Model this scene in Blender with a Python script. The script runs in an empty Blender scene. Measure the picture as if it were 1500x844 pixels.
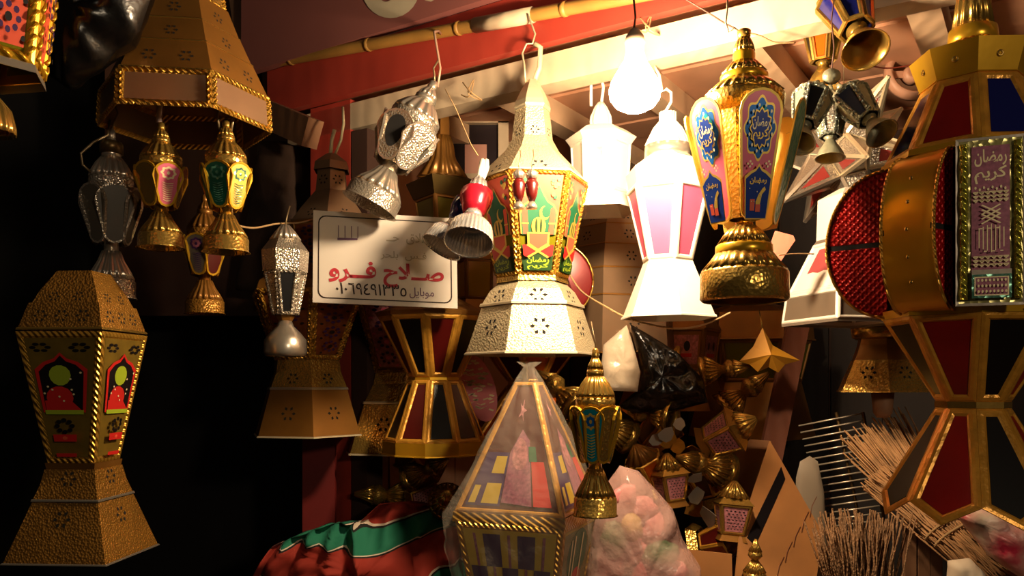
import bpy, bmesh, math, random
from mathutils import Vector, Matrix, noise
random.seed(7)
sc = bpy.context.scene
COL = sc.collection
R_ = math.radians
F, HX, HY, CZ = 1200.0, 750.0, 560.0, 1.5      # focal length in pixels of the 1500 px frame, vanishing point, eye height

# ---------------------------------------------------------------- camera
cam = bpy.data.cameras.new('camera')
cam.sensor_width = 36.0
cam.lens = 36.0 * F / 1500.0
cam.shift_y = (HY - 422.0) / 1500.0
cam.clip_start = 0.02
cam_o = bpy.data.objects.new('camera', cam)
cam_o.location = (0, 0, CZ)
cam_o.rotation_euler = (R_(90), 0, 0)
COL.objects.link(cam_o)
sc.camera = cam_o

# ---------------------------------------------------------------- world, unseen fill lamps added behind the viewer, exposure
world = bpy.data.worlds.new('night'); sc.world = world
world.use_nodes = True
world.node_tree.nodes['Background'].inputs[0].default_value = (1.0, 0.72, 0.5, 1)
world.node_tree.nodes['Background'].inputs[1].default_value = 0.016
def lamp(name, loc, watts, col, rad):
    l = bpy.data.lights.new(name, 'POINT'); l.energy = watts; l.color = col; l.shadow_soft_size = rad
    o = bpy.data.objects.new(name, l); o.location = loc; COL.objects.link(o); return o
lamp('fill_lamp', (-1.25, -0.6, 3.1), 4.0, (1.0, 0.86, 0.62), 0.08)
lamp('fill_lamp', (1.15, -1.0, 2.1), 46.0, (1.0, 0.78, 0.52), 0.10)
vs = sc.view_settings
vs.view_transform = 'Standard'; vs.look = 'None'; vs.gamma = 1.0; vs.use_curve_mapping = False
vs.exposure = 0.15

# ---------------------------------------------------------------- helpers
def at(px, py, Y):
    return Vector(((px - HX) / F * Y, Y, CZ + (HY - py) / F * Y))

def lin(h):
    h = h.lstrip('#')
    out = []
    for i in (0, 2, 4):
        c = int(h[i:i+2], 16) / 255.0
        out.append(c / 12.92 if c <= 0.04045 else ((c + 0.055) / 1.055) ** 2.4)
    return tuple(out) + (1.0,)

MATS = {}
def mat(name, col, metal=0.0, rough=0.5, bump=None, bscale=60.0, bstr=0.3, var=0.0, vscale=8.0, col2=None,
        trans=0.0, alpha=1.0, emis=0.0, coat=0.0, double=None):
    if name in MATS: return MATS[name]
    m = bpy.data.materials.new(name); m.use_nodes = True
    nt = m.node_tree; N = nt.nodes; L = nt.links
    b = N['Principled BSDF']
    c = lin(col)
    b.inputs['Base Color'].default_value = c
    b.inputs['Metallic'].default_value = metal
    b.inputs['Roughness'].default_value = rough
    b.inputs['Transmission Weight'].default_value = trans
    b.inputs['Alpha'].default_value = alpha
    b.inputs['Coat Weight'].default_value = coat
    if emis:
        b.inputs['Emission Color'].default_value = c
        b.inputs['Emission Strength'].default_value = emis
    tc = N.new('ShaderNodeTexCoord')
    if var or col2:
        nz = N.new('ShaderNodeTexNoise'); nz.inputs['Scale'].default_value = vscale
        nz.inputs['Detail'].default_value = 5
        L.new(tc.outputs['Object'], nz.inputs['Vector'])
        cr = N.new('ShaderNodeValToRGB')
        cr.color_ramp.elements[0].position = 0.32; cr.color_ramp.elements[1].position = 0.68
        c2 = lin(col2) if col2 else tuple(x * (1 - var) for x in c[:3]) + (1,)
        cr.color_ramp.elements[0].color = c2; cr.color_ramp.elements[1].color = c
        L.new(nz.outputs['Fac'], cr.inputs['Fac']); L.new(cr.outputs['Color'], b.inputs['Base Color'])
    if bump:
        if bump == 'noise':
            t = N.new('ShaderNodeTexNoise'); t.inputs['Detail'].default_value = 4; out = 'Fac'
        elif bump == 'cells':
            t = N.new('ShaderNodeTexVoronoi'); out = 'Distance'
        elif bump == 'rope':
            t = N.new('ShaderNodeTexWave'); t.bands_direction = 'DIAGONAL'; out = 'Fac'
        elif bump == 'grain':
            t = N.new('ShaderNodeTexWave'); t.bands_direction = 'X'; out = 'Fac'
            t.inputs['Distortion'].default_value = 4; t.inputs['Detail'].default_value = 3
        elif bump == 'weave':
            t = N.new('ShaderNodeTexMagic'); t.turbulence_depth = 1; out = 'Fac'
        t.inputs['Scale'].default_value = bscale
        L.new(tc.outputs['Object'], t.inputs['Vector'])
        bp = N.new('ShaderNodeBump'); bp.inputs['Strength'].default_value = bstr; bp.inputs['Distance'].default_value = 0.004
        L.new(t.outputs[out], bp.inputs['Height']); L.new(bp.outputs['Normal'], b.inputs['Normal'])
    MATS[name] = m
    return m

# metals
BRASS = mat('brass sheet', '#c9a04e', 0.84, 0.24, 'noise', 14, 0.25, 0.25, 9)
BRASS_D = mat('aged brass sheet', '#96662a', 0.55, 0.38, 'noise', 20, 0.25, 0.35, 7)
BRASS_E = mat('embossed brass', '#c9a250', 0.8, 0.27, 'cells', 170, 0.25, 0.2, 12)
BRASS_ED = mat('embossed darkened brass', '#a3722c', 0.6, 0.38, 'cells', 230, 0.45, 0.3, 12)
GOLD = mat('gold trim', '#d9a440', 0.7, 0.32, 'rope', 55, 0.8, 0.25, 20)
GOLD_O = mat('orange gold foil trim', '#e0a03a', 0.4, 0.32, 'noise', 60, 0.7, 0.35, 25)
GOLD_S = mat('smooth gold foil', '#dba82a', 0.66, 0.28, 'noise', 9, 0.2, 0.1, 9)
SILVER = mat('silver sheet', '#cfc4b4', 0.85, 0.28, 'noise', 18, 0.25, 0.15, 9)
SILVER_E = mat('embossed silver', '#cbbfae', 0.82, 0.28, 'cells', 230, 0.45, 0.15, 9)
CHROME = mat('chrome', '#d6d2cf', 0.8, 0.24)
PALE_E = mat('pale embossed tin', '#d9c7a0', 0.55, 0.36, 'cells', 220, 0.35, 0.12, 9)
PALE = mat('pale tin', '#dccba8', 0.55, 0.34, 'noise', 15, 0.2, 0.1, 9)
WHITE_M = mat('white painted tin', '#e9e0cf', 0.15, 0.42, 'noise', 30, 0.1, 0.08, 6)
TAUPE = mat('taupe tin', '#8f7257', 0.55, 0.34, 'noise', 12, 0.2, 0.25, 6)
VERDI = mat('verdigris pewter', '#8f8d74', 0.5, 0.42, 'noise', 70, 0.5, 0.4, 40)
DARK_BRONZE = mat('dark bronze', '#66502f', 0.75, 0.34, 'noise', 40, 0.2, 0.3, 20)
WIRE = mat('hook wire', '#8d7a5c', 0.7, 0.4)
BLACK = mat('cut-out dark', '#0c0806', 0, 0.9)
# glass and print
RED_G = mat('red glass', '#94100d', 0.0, 0.3, 'noise', 25, 0.2, 0.3, 14, trans=0.2)
DRED_G = mat('dark red glass', '#4d0d0a', 0.0, 0.3, trans=0.2)
BLACK_G = mat('smoked glass', '#0b090a', 0.0, 0.32)
BLUE_G = mat('blue glass', '#141a5e', 0.0, 0.1, trans=0.2)
ORANGE_G = mat('orange glass', '#c2560f', 0.0, 0.14, trans=0.3)
GREY_G = mat('grey frosted glass', '#5a5348', 0.0, 0.3, trans=0.25)
PINK_G = mat('pink glass', '#e2587e', 0.0, 0.5, var=0.15, vscale=9)
OLIVE_G = mat('olive glass', '#7a7414', 0.0, 0.15, trans=0.3)
RED_EMB = mat('red embossed foil', '#b8120f', 0.35, 0.3, 'weave', 95, 1.0, 0.2, 30)
PINK_P = mat('pink print', '#dd6a86', 0.1, 0.3)
BLUE_P = mat('blue print', '#1c6fc4', 0.35, 0.25, var=0.35, vscale=60)
TEAL_P = mat('teal print', '#1f9bb0', 0.35, 0.22, var=0.3, vscale=50)
NAVY_P = mat('navy print', '#173a92', 0.2, 0.25)
CREAM_P = mat('cream print', '#ecdcae', 0.2, 0.4)
GOLD_P = mat('gold print', '#d9b552', 0.45, 0.35)
CORAL_P = mat('coral print', '#d8553a', 0.05, 0.4)
GREEN_P = mat('green print', '#1d5f3e', 0.05, 0.4)
DGREEN_P = mat('dark green print', '#1f3d16', 0.05, 0.4)
LIME_P = mat('lime print', '#9bb02a', 0.05, 0.4)
RED_P = mat('red print', '#c1231f', 0.05, 0.4)
BLACK_P = mat('black print', '#100c10', 0.05, 0.4)
PURPLE_P = mat('purple print', '#3a1d52', 0.05, 0.4)
MAUVE_P = mat('mauve print', '#a8647c', 0.15, 0.35, var=0.4, vscale=160)
DIMMED_P = mat('dimmed gold print', '#7d6420', 0.3, 0.45, var=.3, vscale=30)  # gold print darkened so that its lantern looks less lit
YELLOW_P = mat('yellow print', '#c4a437', 0.1, 0.4)
ROSE_P = mat('rose filigree print', '#d58a92', 0.25, 0.3, var=0.55, vscale=140)
SEAG_P = mat('sea green foil', '#5f9a83', 0.45, 0.3, 'cells', 90, 0.8, 0.25, 60)
# room
RED_PAINT = mat('red painted board', '#a83a2c', 0, 0.45, 'grain', 6, 0.08, 0.25, 5)
MAROON = mat('maroon sign board', '#8f5650', 0, 0.5, None, 5, 0.1, 0.2, 3)
BEAM_W = mat('whitewashed beam', '#c9b294', 0, 0.7, 'grain', 8, 0.2, 0.3, 6)
RAFTER = mat('pale rafter', '#e2bd98', 0, 0.7, 'grain', 8, 0.2, 0.25, 6)
CEIL = mat('ceiling plank', '#d9a07c', 0, 0.75, 'grain', 4, 0.15, 0.3, 3)
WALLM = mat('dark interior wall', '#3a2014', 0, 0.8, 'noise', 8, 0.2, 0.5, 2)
PLANKM = mat('brown wood plank', '#5b3420', 0, 0.65, 'grain', 9, 0.25, 0.4, 4)
PLANK_P = mat('pale wood plank', '#8d6446', 0, 0.65, 'grain', 9, 0.25, 0.35, 5)
BAMBOO = mat('bamboo', '#a77a38', 0, 0.5, None, 5, 0.1, 0.45, 8)
CARD = mat('cardboard', '#a9713c', 0, 0.8, 'noise', 40, 0.1, 0.25, 8)
STRAW = mat('straw', '#b88859', 0, 0.75, var=0.5, vscale=30)
ROPE = mat('pale twine', '#b99465', 0, 0.8, 'rope', 300, 0.6)
DARK = mat('dark cloth', '#080606', 0, 0.95)
FLOORM = mat('dark paving', '#1c1713', 0, 0.9, 'noise', 6, 0.3, 0.4, 3)

def tagit(o, label, cat, group=None, kind=None):
    if label: o['label'] = label
    if cat: o['category'] = cat
    if group: o['group'] = group
    if kind: o['kind'] = kind
    return o
def thing(name, label, cat, loc, group=None, rot=(0, 0, 0)):
    o = bpy.data.objects.new(name, None); o.empty_display_size = 0.02
    o.location = loc; o.rotation_euler = rot
    COL.objects.link(o)
    return tagit(o, label, cat, group)
def link(name, me, parent=None, rotz=0.0, loc=(0, 0, 0)):
    o = bpy.data.objects.new(name, me)
    o.location = loc; o.rotation_euler = (0, 0, rotz)
    COL.objects.link(o)
    if parent: o.parent = parent
    return o
def copy_tree(o, parent=None):
    c = o.copy(); COL.objects.link(c); c.parent = parent
    for ch in o.children: copy_tree(ch, c)
    return c

class MB:
    def __init__(s): s.v = []; s.f = []; s.m = []; s.sm = []
    def add(s, vs, fs, mi=0, smooth=False):
        k = len(s.v); s.v += [tuple(v) for v in vs]
        for f in fs: s.f.append(tuple(i + k for i in f)); s.m.append(mi); s.sm.append(smooth)
    def box(s, c, d, mi=0, M=None):
        c = Vector(c); hx, hy, hz = d[0]/2, d[1]/2, d[2]/2
        vs = [Vector((x, y, z)) for z in (-hz, hz) for y in (-hy, hy) for x in (-hx, hx)]
        if M is not None: vs = [M @ v for v in vs]
        s.add([c + v for v in vs], [(0,2,3,1),(4,5,7,6),(0,1,5,4),(2,6,7,3),(0,4,6,2),(1,3,7,5)], mi)
    def bar(s, a, b, w, h, up=(0, 0, 1), mi=0):
        a = Vector(a); b = Vector(b); d = (b - a)
        if d.length < 1e-7: return
        dn = d.normalized(); up = Vector(up)
        sx = dn.cross(up)
        if sx.length < 1e-4: sx = dn.cross(Vector((1, 0, 0)))
        sx.normalize(); sy = sx.cross(dn)
        vs = []
        for p in (a, b):
            for i, j in ((-1,-1),(1,-1),(1,1),(-1,1)): vs.append(p + sx*(i*w/2) + sy*(j*h/2))
        s.add(vs, [(0,1,2,3),(7,6,5,4),(0,4,5,1),(1,5,6,2),(2,6,7,3),(3,7,4,0)], mi)
    def tube(s, pts, r, seg=7, mi=0, taper=None):
        pts = [Vector(p) for p in pts]; n = len(pts); rings = []
        ref = None
        for i, p in enumerate(pts):
            d = (pts[min(i+1, n-1)] - pts[max(i-1, 0)]).normalized()
            if ref is None:
                ref = d.cross(Vector((0, 0, 1)))
                if ref.length < 0.1: ref = d.cross(Vector((1, 0, 0)))
            ref = (ref - d * ref.dot(d)).normalized(); o2 = d.cross(ref)
            rr = r if taper is None else r * (1 + (taper - 1) * i / (n - 1))
            rings.append([p + ref*(rr*math.cos(2*math.pi*k/seg)) + o2*(rr*math.sin(2*math.pi*k/seg)) for k in range(seg)])
        vs = [v for rg in rings for v in rg]; fs = []
        for i in range(n-1):
            for k in range(seg):
                k2 = (k+1) % seg
                fs.append((i*seg+k, i*seg+k2, (i+1)*seg+k2, (i+1)*seg+k))
        fs.append(tuple(range(seg-1, -1, -1))); fs.append(tuple((n-1)*seg+k for k in range(seg)))
        s.add(vs, fs, mi, True)
    def lathe(s, prof, seg=32, flutes=0, amp=0.0, n=0, rot=0.0, mi=0, cap=False, thick=0.0, smooth=None):
        # prof: (z, r) from top to bottom; n>0 : regular n-gon with vertices at rot+180/n
        S = n if n else (flutes*6 if flutes else seg)
        if smooth is None: smooth = not n
        def ring(z, r):
            out = []
            for k in range(S):
                a = (rot + math.pi/n + 2*math.pi*k/n) if n else 2*math.pi*k/S
                rr = r * (1 + (amp*math.cos(a*flutes) if flutes else 0))
                out.append((rr*math.sin(a), -rr*math.cos(a), z))
            return out
        prof = list(prof)
        if thick: prof = prof + [(z, max(r - thick, 0.0004)) for z, r in reversed(prof)]
        vs = []; fs = []
        for z, r in prof: vs += ring(z, r)
        P = len(prof)
        for i in range(P-1 if not thick else P):
            j = (i+1) % P
            for k in range(S):
                k2 = (k+1) % S
                fs.append((i*S+k, j*S+k, j*S+k2, i*S+k2))
        if cap and not thick:
            fs.append(tuple(range(S-1, -1, -1))); fs.append(tuple((P-1)*S+k for k in range(S)))
        s.add(vs, fs, mi, smooth)
    def ellipsoid(s, c, rad, seg=12, rings=7, mi=0):
        c = Vector(c); vs = []; fs = []
        for i in range(rings+1):
            t = math.pi*i/rings
            for k in range(seg):
                a = 2*math.pi*k/seg
                vs.append(c + Vector((rad[0]*math.sin(t)*math.cos(a), rad[1]*math.sin(t)*math.sin(a), rad[2]*math.cos(t))))
        for i in range(rings):
            for k in range(seg):
                k2 = (k+1) % seg
                fs.append((i*seg+k, (i+1)*seg+k, (i+1)*seg+k2, i*seg+k2))
        s.add(vs, fs, mi, True)
    def plate(s, poly, nrm, t, mi=0):
        # thick polygon; nrm points to its front
        nrm = Vector(nrm).normalized(); n = len(poly)
        fr = [Vector(p) for p in poly]; bk = [p - nrm*t for p in fr]
        fs = [tuple(range(n)), tuple(range(2*n-1, n-1, -1))]
        for i in range(n): fs.append((i, (i+1) % n + 0, n + (i+1) % n, n + i))
        s.add(fr + bk, fs, mi)
    def mesh(s, name, mats):
        me = bpy.data.meshes.new(name)
        me.from_pydata(s.v, [], s.f)
        for m in (mats if isinstance(mats, (list, tuple)) else [mats]): me.materials.append(m)
        me.polygons.foreach_set('material_index', s.m)
        me.polygons.foreach_set('use_smooth', s.sm)
        bm = bmesh.new(); bm.from_mesh(me); bmesh.ops.recalc_face_normals(bm, faces=bm.faces); bm.to_mesh(me); bm.free()
        me.update()
        return me
    def build(s, name, mats, parent=None, rotz=0.0, loc=(0, 0, 0)):
        return link(name, s.mesh(name, mats), parent, rotz, loc)

_txt = {}
def text_mesh(body, bold=0.0):
    k = (body, bold)
    if k in _txt: return _txt[k]
    cu = bpy.data.curves.new('lettering', 'FONT'); cu.body = body; cu.offset = bold; cu.resolution_u = 3
    o = bpy.data.objects.new('lettering', cu); COL.objects.link(o)
    dg = bpy.context.evaluated_depsgraph_get()
    me = bpy.data.meshes.new_from_object(o.evaluated_get(dg))
    vs = [(v.co.x, v.co.y) for v in me.vertices]; fs = [tuple(p.vertices) for p in me.polygons]
    bpy.data.objects.remove(o); bpy.data.curves.remove(cu); bpy.data.meshes.remove(me)
    xs = [v[0] for v in vs]; ys = [v[1] for v in vs]
    x0, x1, y0, y1 = min(xs), max(xs), min(ys), max(ys)
    _txt[k] = ([((x - x0)/(x1 - x0), (y - y0)/(y1 - y0)) for x, y in vs], fs)
    return _txt[k]
def ar(*cps): return ''.join(chr(c) for c in reversed(cps))
T_RAMADAN = ar(0xFEAD,0xFEE3,0xFEC0,0xFE8E,0xFEE5)
T_KAREEM = ar(0xFEDB,0xFEAE,0xFEF3,0xFEE2)

def inset(poly, b):
    n = len(poly); out = []
    area = sum(poly[i][0]*poly[(i+1) % n][1] - poly[(i+1) % n][0]*poly[i][1] for i in range(n))
    sgn = 1 if area > 0 else -1
    L = []
    for i in range(n):
        p, q = Vector(poly[i]), Vector(poly[(i+1) % n]); d = (q - p).normalized()
        nn = Vector((-d.y, d.x)) * sgn
        L.append((p + nn*b, d))
    for i in range(n):
        p, d = L[i-1]; q, e = L[i]
        cr = d.x*e.y - d.y*e.x
        if abs(cr) < 1e-6: out.append(tuple(q)); continue
        w = q - p; t = (w.x*e.y - w.y*e.x)/cr
        out.append(tuple(p + d*t))
    return out

# ---------------------------------------------------------------- lantern builder (profiles in photo pixels at the lantern's own distance)
class Lantern:
    def __init__(s, name, label, px, pyb, Y, n=6, rot=0.0, tilt=(0, 0, 0), group=None, cat='lantern', k=1.0):
        s.sc = Y / F * k; s.n = n; s.rot = R_(rot); s.pyb = pyb; s.Y = Y; s.px = px
        s.root = thing(name, label, cat, at(px, pyb, Y), group, (R_(tilt[0]), R_(tilt[1]), R_(tilt[2]) - math.atan2(px - HX, F)))   # turned so that angle 0 faces the viewer
    def z(s, py): return (s.pyb - py) * s.sc
    def poly(s, prof, m, name='skirt', n=None, rot=None, lip=0.0, lipmat=None, thick=0.0012, flowers=None):
        n = n or s.n; rot = s.rot if rot is None else R_(rot)
        p = [(s.z(y), hw*s.sc) for y, hw in prof]
        b = MB(); b.lathe(p, n=n, rot=rot, thick=thick)
        o = b.build(name, m, s.root)
        if lip:
            lb = MB(); zl, rl = p[-1]
            lb.lathe([(zl + lip*s.sc, rl*1.004), (zl + lip*s.sc*0.5, rl*1.02), (zl - lip*s.sc*0.2, rl*1.025), (zl - lip*s.sc*0.2, rl*0.98)], n=n, rot=rot)
            lb.build('rim', lipmat or m, o)
        for fl in (flowers or []):
            i, t, rad, us = fl
            (z0, r0), (z1, r1) = p[i], p[i+1]
            for u in us:
                fb = MB(); s._flower(fb, z0, r0, z1, r1, n, u, t, rad*s.sc)
                me = fb.mesh('pierced_flower', BLACK)
                for k in range(n): link('pierced_flower', me, o, rot + 2*math.pi*k/n)
        return o
    @staticmethod
    def facept(z0, r0, z1, r1, n, t):
        r = r0 + (r1 - r0)*t; z = z0 + (z1 - z0)*t
        return r*math.sin(math.pi/n), -r*math.cos(math.pi/n), z
    def _flower(s, fb, z0, r0, z1, r1, n, u, t, rad):
        w, y, z = s.facept(z0, r0, z1, r1, n, t)
        w0, y0, zz0 = s.facept(z0, r0, z1, r1, n, 0); w1, y1, zz1 = s.facept(z0, r0, z1, r1, n, 1)
        dv = Vector((0, y1 - y0, zz1 - zz0)).normalized(); du = Vector((1, 0, 0)); nn = dv.cross(du)
        if nn.y > 0: nn = -nn
        c = Vector((u*w, y, z)) + nn*0.0006
        for k in range(6):
            a = math.pi*k/3
            e = du*math.cos(a) + dv*math.sin(a); g = du*(-math.sin(a)) + dv*math.cos(a)
            fb.add([c + e*rad*0.45, c + e*rad*0.75 + g*rad*0.2, c + e*rad, c + e*rad*0.75 - g*rad*0.2], [(0, 1, 2, 3)])
    def lathe(s, prof, m, name='dome', flutes=0, amp=0.05, seg=28, thick=0.0):
        b = MB(); b.lathe([(s.z(y), max(hw*s.sc, 0.0005)) for y, hw in prof], seg=seg, flutes=flutes, amp=amp, thick=thick, cap=not thick)
        return b.build(name, m, s.root)
    def panes(s, y0, h0, y1, h1, mats, fmat, border=4, vee=0.0, prints=None, n=None, rot=None, rope=False, topdown=False, deep=1.5):
        n = n or s.n; rot = s.rot if rot is None else R_(rot)
        z0, r0, z1, r1 = s.z(y0), h0*s.sc, s.z(y1), h1*s.sc
        w0, a0, _ = s.facept(z0, r0, z1, r1, n, 0); w1, a1, _ = s.facept(z0, r0, z1, r1, n, 1)
        sl = math.hypot(a1 - a0, z1 - z0)
        dv = Vector((0, (a1 - a0)/sl, (z1 - z0)/sl)); du = Vector((1, 0, 0)); nn = dv.cross(du)
        if nn.y > 0: nn = -nn
        O = Vector((0, a0, z0))
        out = [(-w0, 0), (w0, 0), (w1, sl)] + ([(0, sl + vee*s.sc)] if vee else []) + [(-w1, sl)]
        inn = inset(out, border*s.sc)
        def P(q, o=0.0): return O + du*q[0] + dv*q[1] + nn*o
        fb = MB(); m = len(out); th = deep*s.sc
        vs = [P(q, th*0.3) for q in out] + [P(q, th) for q in inset(out, border*s.sc*0.35)] + [P(q, th) for q in inset(out, border*s.sc*0.7)] + [P(q, -th*0.4) for q in inn] + [P(q, -th*0.6) for q in out]
        fs = []
        for ring in range(4):
            for i in range(m):
                j = (i+1) % m
                fs.append((ring*m+i, ring*m+j, (ring+1)*m+j, (ring+1)*m+i))
        for i in range(m):
            j = (i+1) % m; fs.append((i, j, 4*m+j, 4*m+i))
        fb.add(vs, fs)
        if rope:
            L = (Vector(P(inset(out, border*s.sc*0.5)[0])) - Vector(P(inset(out, border*s.sc*0.5)[-1]))).length
            mid = inset(out, border*s.sc*0.5)
            for i in range(m):
                p, q = Vector(mid[i]), Vector(mid[(i+1) % m]); cnt = max(3, int((q-p).length/(border*s.sc*1.1)))
                for k in range(cnt):
                    c = P(p + (q-p)*((k+0.5)/cnt), th*1.0)
                    
                    d3 = (P(q) - P(p)).normalized(); sd = d3.cross(nn).normalized(); e = (d3*0.55 + sd*0.35)*border*s.sc
                    fb.tube([c - e, c + nn*0.12*border*s.sc, c + e], border*s.sc*0.2, 5)
        fme = fb.mesh('frame', fmat)
        pb = MB(); pb.plate([P(q, 0.0) for q in inn], nn, 0.0015)
        cache = {}; pcache = {}
        panes = []
        for k in range(n):
            a = rot + 2*math.pi*k/n
            link('frame', fme, s.root, a)
            pm = mats[k % len(mats)]
            if pm is None: continue
            if pm.name not in cache: cache[pm.name] = pb.mesh('pane', pm)
            po = link('pane', cache[pm.name], s.root, a)
            panes.append(po)
            if prints:
                pr = prints[k % len(prints)]
                if pr is None: continue
                if id(pr) not in pcache:
                    pcache[id(pr)] = s._print(pr, inn, P)
                link('printed_design', pcache[id(pr)], po)
        return panes
    def _print(s, pr, inn, P):
        ys = [q[1] for q in inn]; t0, t1 = min(ys), max(ys)
        wt = max(abs(q[0]) for q in inn if abs(q[1] - inn[0][1]) < 1e-5); wb = max(abs(q[0]) for q in inn if abs(q[1] - inn[-1][1]) < 1e-4)
        tb = inn[-1][1]
        def q(u, v): return (u*(wt + (wb - wt)*min(1.0, v*(t1-t0)/(tb-t0))), t0 + (t1 - t0)*v)
        return print_mesh(pr, lambda u, v, o: P(q(u, v), o))
    def hook(s, pts, r=1.3, m=None, name='hook'):
        b = MB(); b.tube([Vector(((x - s.px)*s.sc, d*s.sc, s.z(y))) for x, y, d in pts], r*s.sc, 6)
        return b.build(name, m or WIRE, s.root)
    def petals(s, y0, r0, y1, r1, w0, w1, mats, rim, n, rot=0, prints=None, t=2.0, flat=False):
        # upright tongue-shaped plates: y0 top (radius r0, width w0), y1 bottom (radius r1, width w1)
        sc_ = s.sc
        top = Vector((0, -r0*sc_, s.z(y0))); bot = Vector((0, -r1*sc_, s.z(y1)))
        dv = (bot - top); H = dv.length; dv.normalize(); du = Vector((1, 0, 0)); nn = dv.cross(du)
        if nn.y > 0: nn = -nn
        a, b = w0*sc_/2, w1*sc_/2
        def outline(g):
            A, B = a - g, b - g; pts = []
            if flat:
                return [(-A, g), (A, g), (B, H - g), (-B, H - g)]
            for k in range(9):
                an = math.pi - math.pi*k/8; pts.append((A*math.cos(an), a - A*math.sin(an)))
            for k in range(7):
                an = math.pi*k/6; pts.append((B*math.cos(an), H - b + B*math.sin(an)))
            return pts
        def P(q, o=0.0): return top + du*q[0] + dv*q[1] + nn*o
        g = min(a*0.16, 0.004)
        o1 = outline(0); i1 = outline(g); m = len(o1); th = t*sc_
        rb = MB()
        fs = [(i, (i+1) % m, m+(i+1) % m, m+i) for i in range(m)] + [(i, (i+1) % m, 2*m+(i+1) % m, 2*m+i) for i in range(m)] + [tuple(2*m+i for i in range(m-1, -1, -1))]
        rb.add([P(q, th) for q in o1] + [P(q, th*0.9) for q in i1] + [P(q, -th*0.6) for q in o1], fs)
        rme = rb.mesh('panel_rim', rim)
        pb = MB(); pb.plate([P(q, th*0.8) for q in i1], nn, 0.0006); cache = {}; pc = {}
        for k in range(n):
            an = R_(rot) + 2*math.pi*k/n
            ro = link('panel_rim', rme, s.root, an)
            pm = mats[k % len(mats)]
            if pm.name not in cache: cache[pm.name] = pb.mesh('panel', pm)
            po = link('panel', cache[pm.name], s.root, an)
            pr = prints[k % len(prints)] if prints else None
            if pr:
                if id(pr) not in pc:
                    pc[id(pr)] = print_mesh(pr, lambda u, v, o: P((u*((a-g) + (b-a)*v), g + (H-2*g)*v), o + th*0.8))
                link('printed_design', pc[id(pr)], po)

def print_mesh(pr, fn):
    b = MB(); mats = []
    for i, (m, shape) in enumerate(pr):
        if m not in mats: mats.append(m)
        mi = mats.index(m); off = 0.00025*(i+1)
        if isinstance(shape, dict):
            vs, fs = text_mesh(shape['text'], shape.get('bold', 0.0))
            u0, v0, u1, v1 = shape['box']
            b.add([fn(u0 + (u1-u0)*x, v1 + (v0-v1)*y, off) for x, y in vs], fs, mi)
        else:
            b.add([fn(u, v, off) for u, v in shape], [tuple(range(len(shape)))], mi)
    return b.mesh('printed_design', mats)
def ell(cx, cy, rx, ry, n=14, lobes=0, amp=0.0, ph=0.0):
    out = []
    for k in range(n):
        a = 2*math.pi*k/n + ph; r = 1 + amp*math.cos(lobes*a)
        out.append((cx + rx*r*math.cos(a), cy + ry*r*math.sin(a)))
    return out
def rect(u0, v0, u1, v1): return [(u0, v0), (u1, v0), (u1, v1), (u0, v1)]

# print designs -------------------------------------------------
def design_mosque():
    p = [(CORAL_P, rect(-.98, .0, .98, .62)), (DGREEN_P, rect(-.98, .74, .98, 1.0))]
    for sx in (-1, 1):
        for k in range(7): p.append((GREEN_P if k % 2 else GOLD_P, ell(sx*(.55 + .3*random.random()), .04 + .2*random.random(), .10, .025, 6)))
    arch = [(-.95, .62), (-.95, .40), (-.72, .31), (-.42, .27), (-.22, .20), (0, .10), (.22, .20), (.42, .27), (.72, .31), (.95, .40), (.95, .62)]
    p += [(GOLD_P, arch), (GREEN_P, [(u*.92, .02 + v*.975) for u, v in arch])]
    for sx in (-1, 1):
        p.append((CORAL_P, rect(sx*.68 - .13, .38, sx*.68 + .13, .62)))
        p.append((GOLD_P, rect(sx*.68 - .17, .50, sx*.68 + .17, .515)))
        p.append((CORAL_P, ell(sx*.68, .375, .13, .035, 10)))
    cres = [(.28 + .24*math.cos(a), .41 + .075*math.sin(a)) for a in [R_(d) for d in range(-70, 250, 20)]]
    p += [(GOLD_P, ell(.28, .40, .26, .075)), (GREEN_P, ell(.36, .385, .22, .062))]
    p += [(GOLD_P, ell(0, .54, .38, .10)), (DGREEN_P, ell(.12, .535, .06, .08)), (DGREEN_P, ell(-.12, .535, .06, .08)), (GREEN_P, rect(-.5, .62, .5, .625))]
    p += [(GOLD_P, [(-.62, .60), (.62, .60), (.62, .72), (0, .795), (-.62, .72)]), (CORAL_P, [(-.5, .615), (.5, .615), (.5, .712), (0, .772), (-.5, .712)])]
    p += [(RED_P, [(-.9, .73), (-.6, .73), (.0, .80), (-.6, .87), (-.9, .84)]), (RED_P, [(.9, .73), (.6, .73), (.0, .80), (.6, .87), (.9, .84)])]
    p += [(GOLD_P, [(-.7, .735), (-.6, .72), (.7, .855), (.6, .87)]), (GOLD_P, [(.7, .735), (.6, .72), (-.7, .855), (-.6, .87)])]
    p += [(DGREEN_P, [(-.95, 1.0), (-.95, .90), (0, .82), (.95, .90), (.95, 1.0)])]
    p += [(LIME_P, dict(text=T_RAMADAN, box=(-.72, .855, .72, .93), bold=.03)), (LIME_P, dict(text=T_KAREEM, box=(-.72, .925, .72, .99), bold=.03))]
    return p
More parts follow.
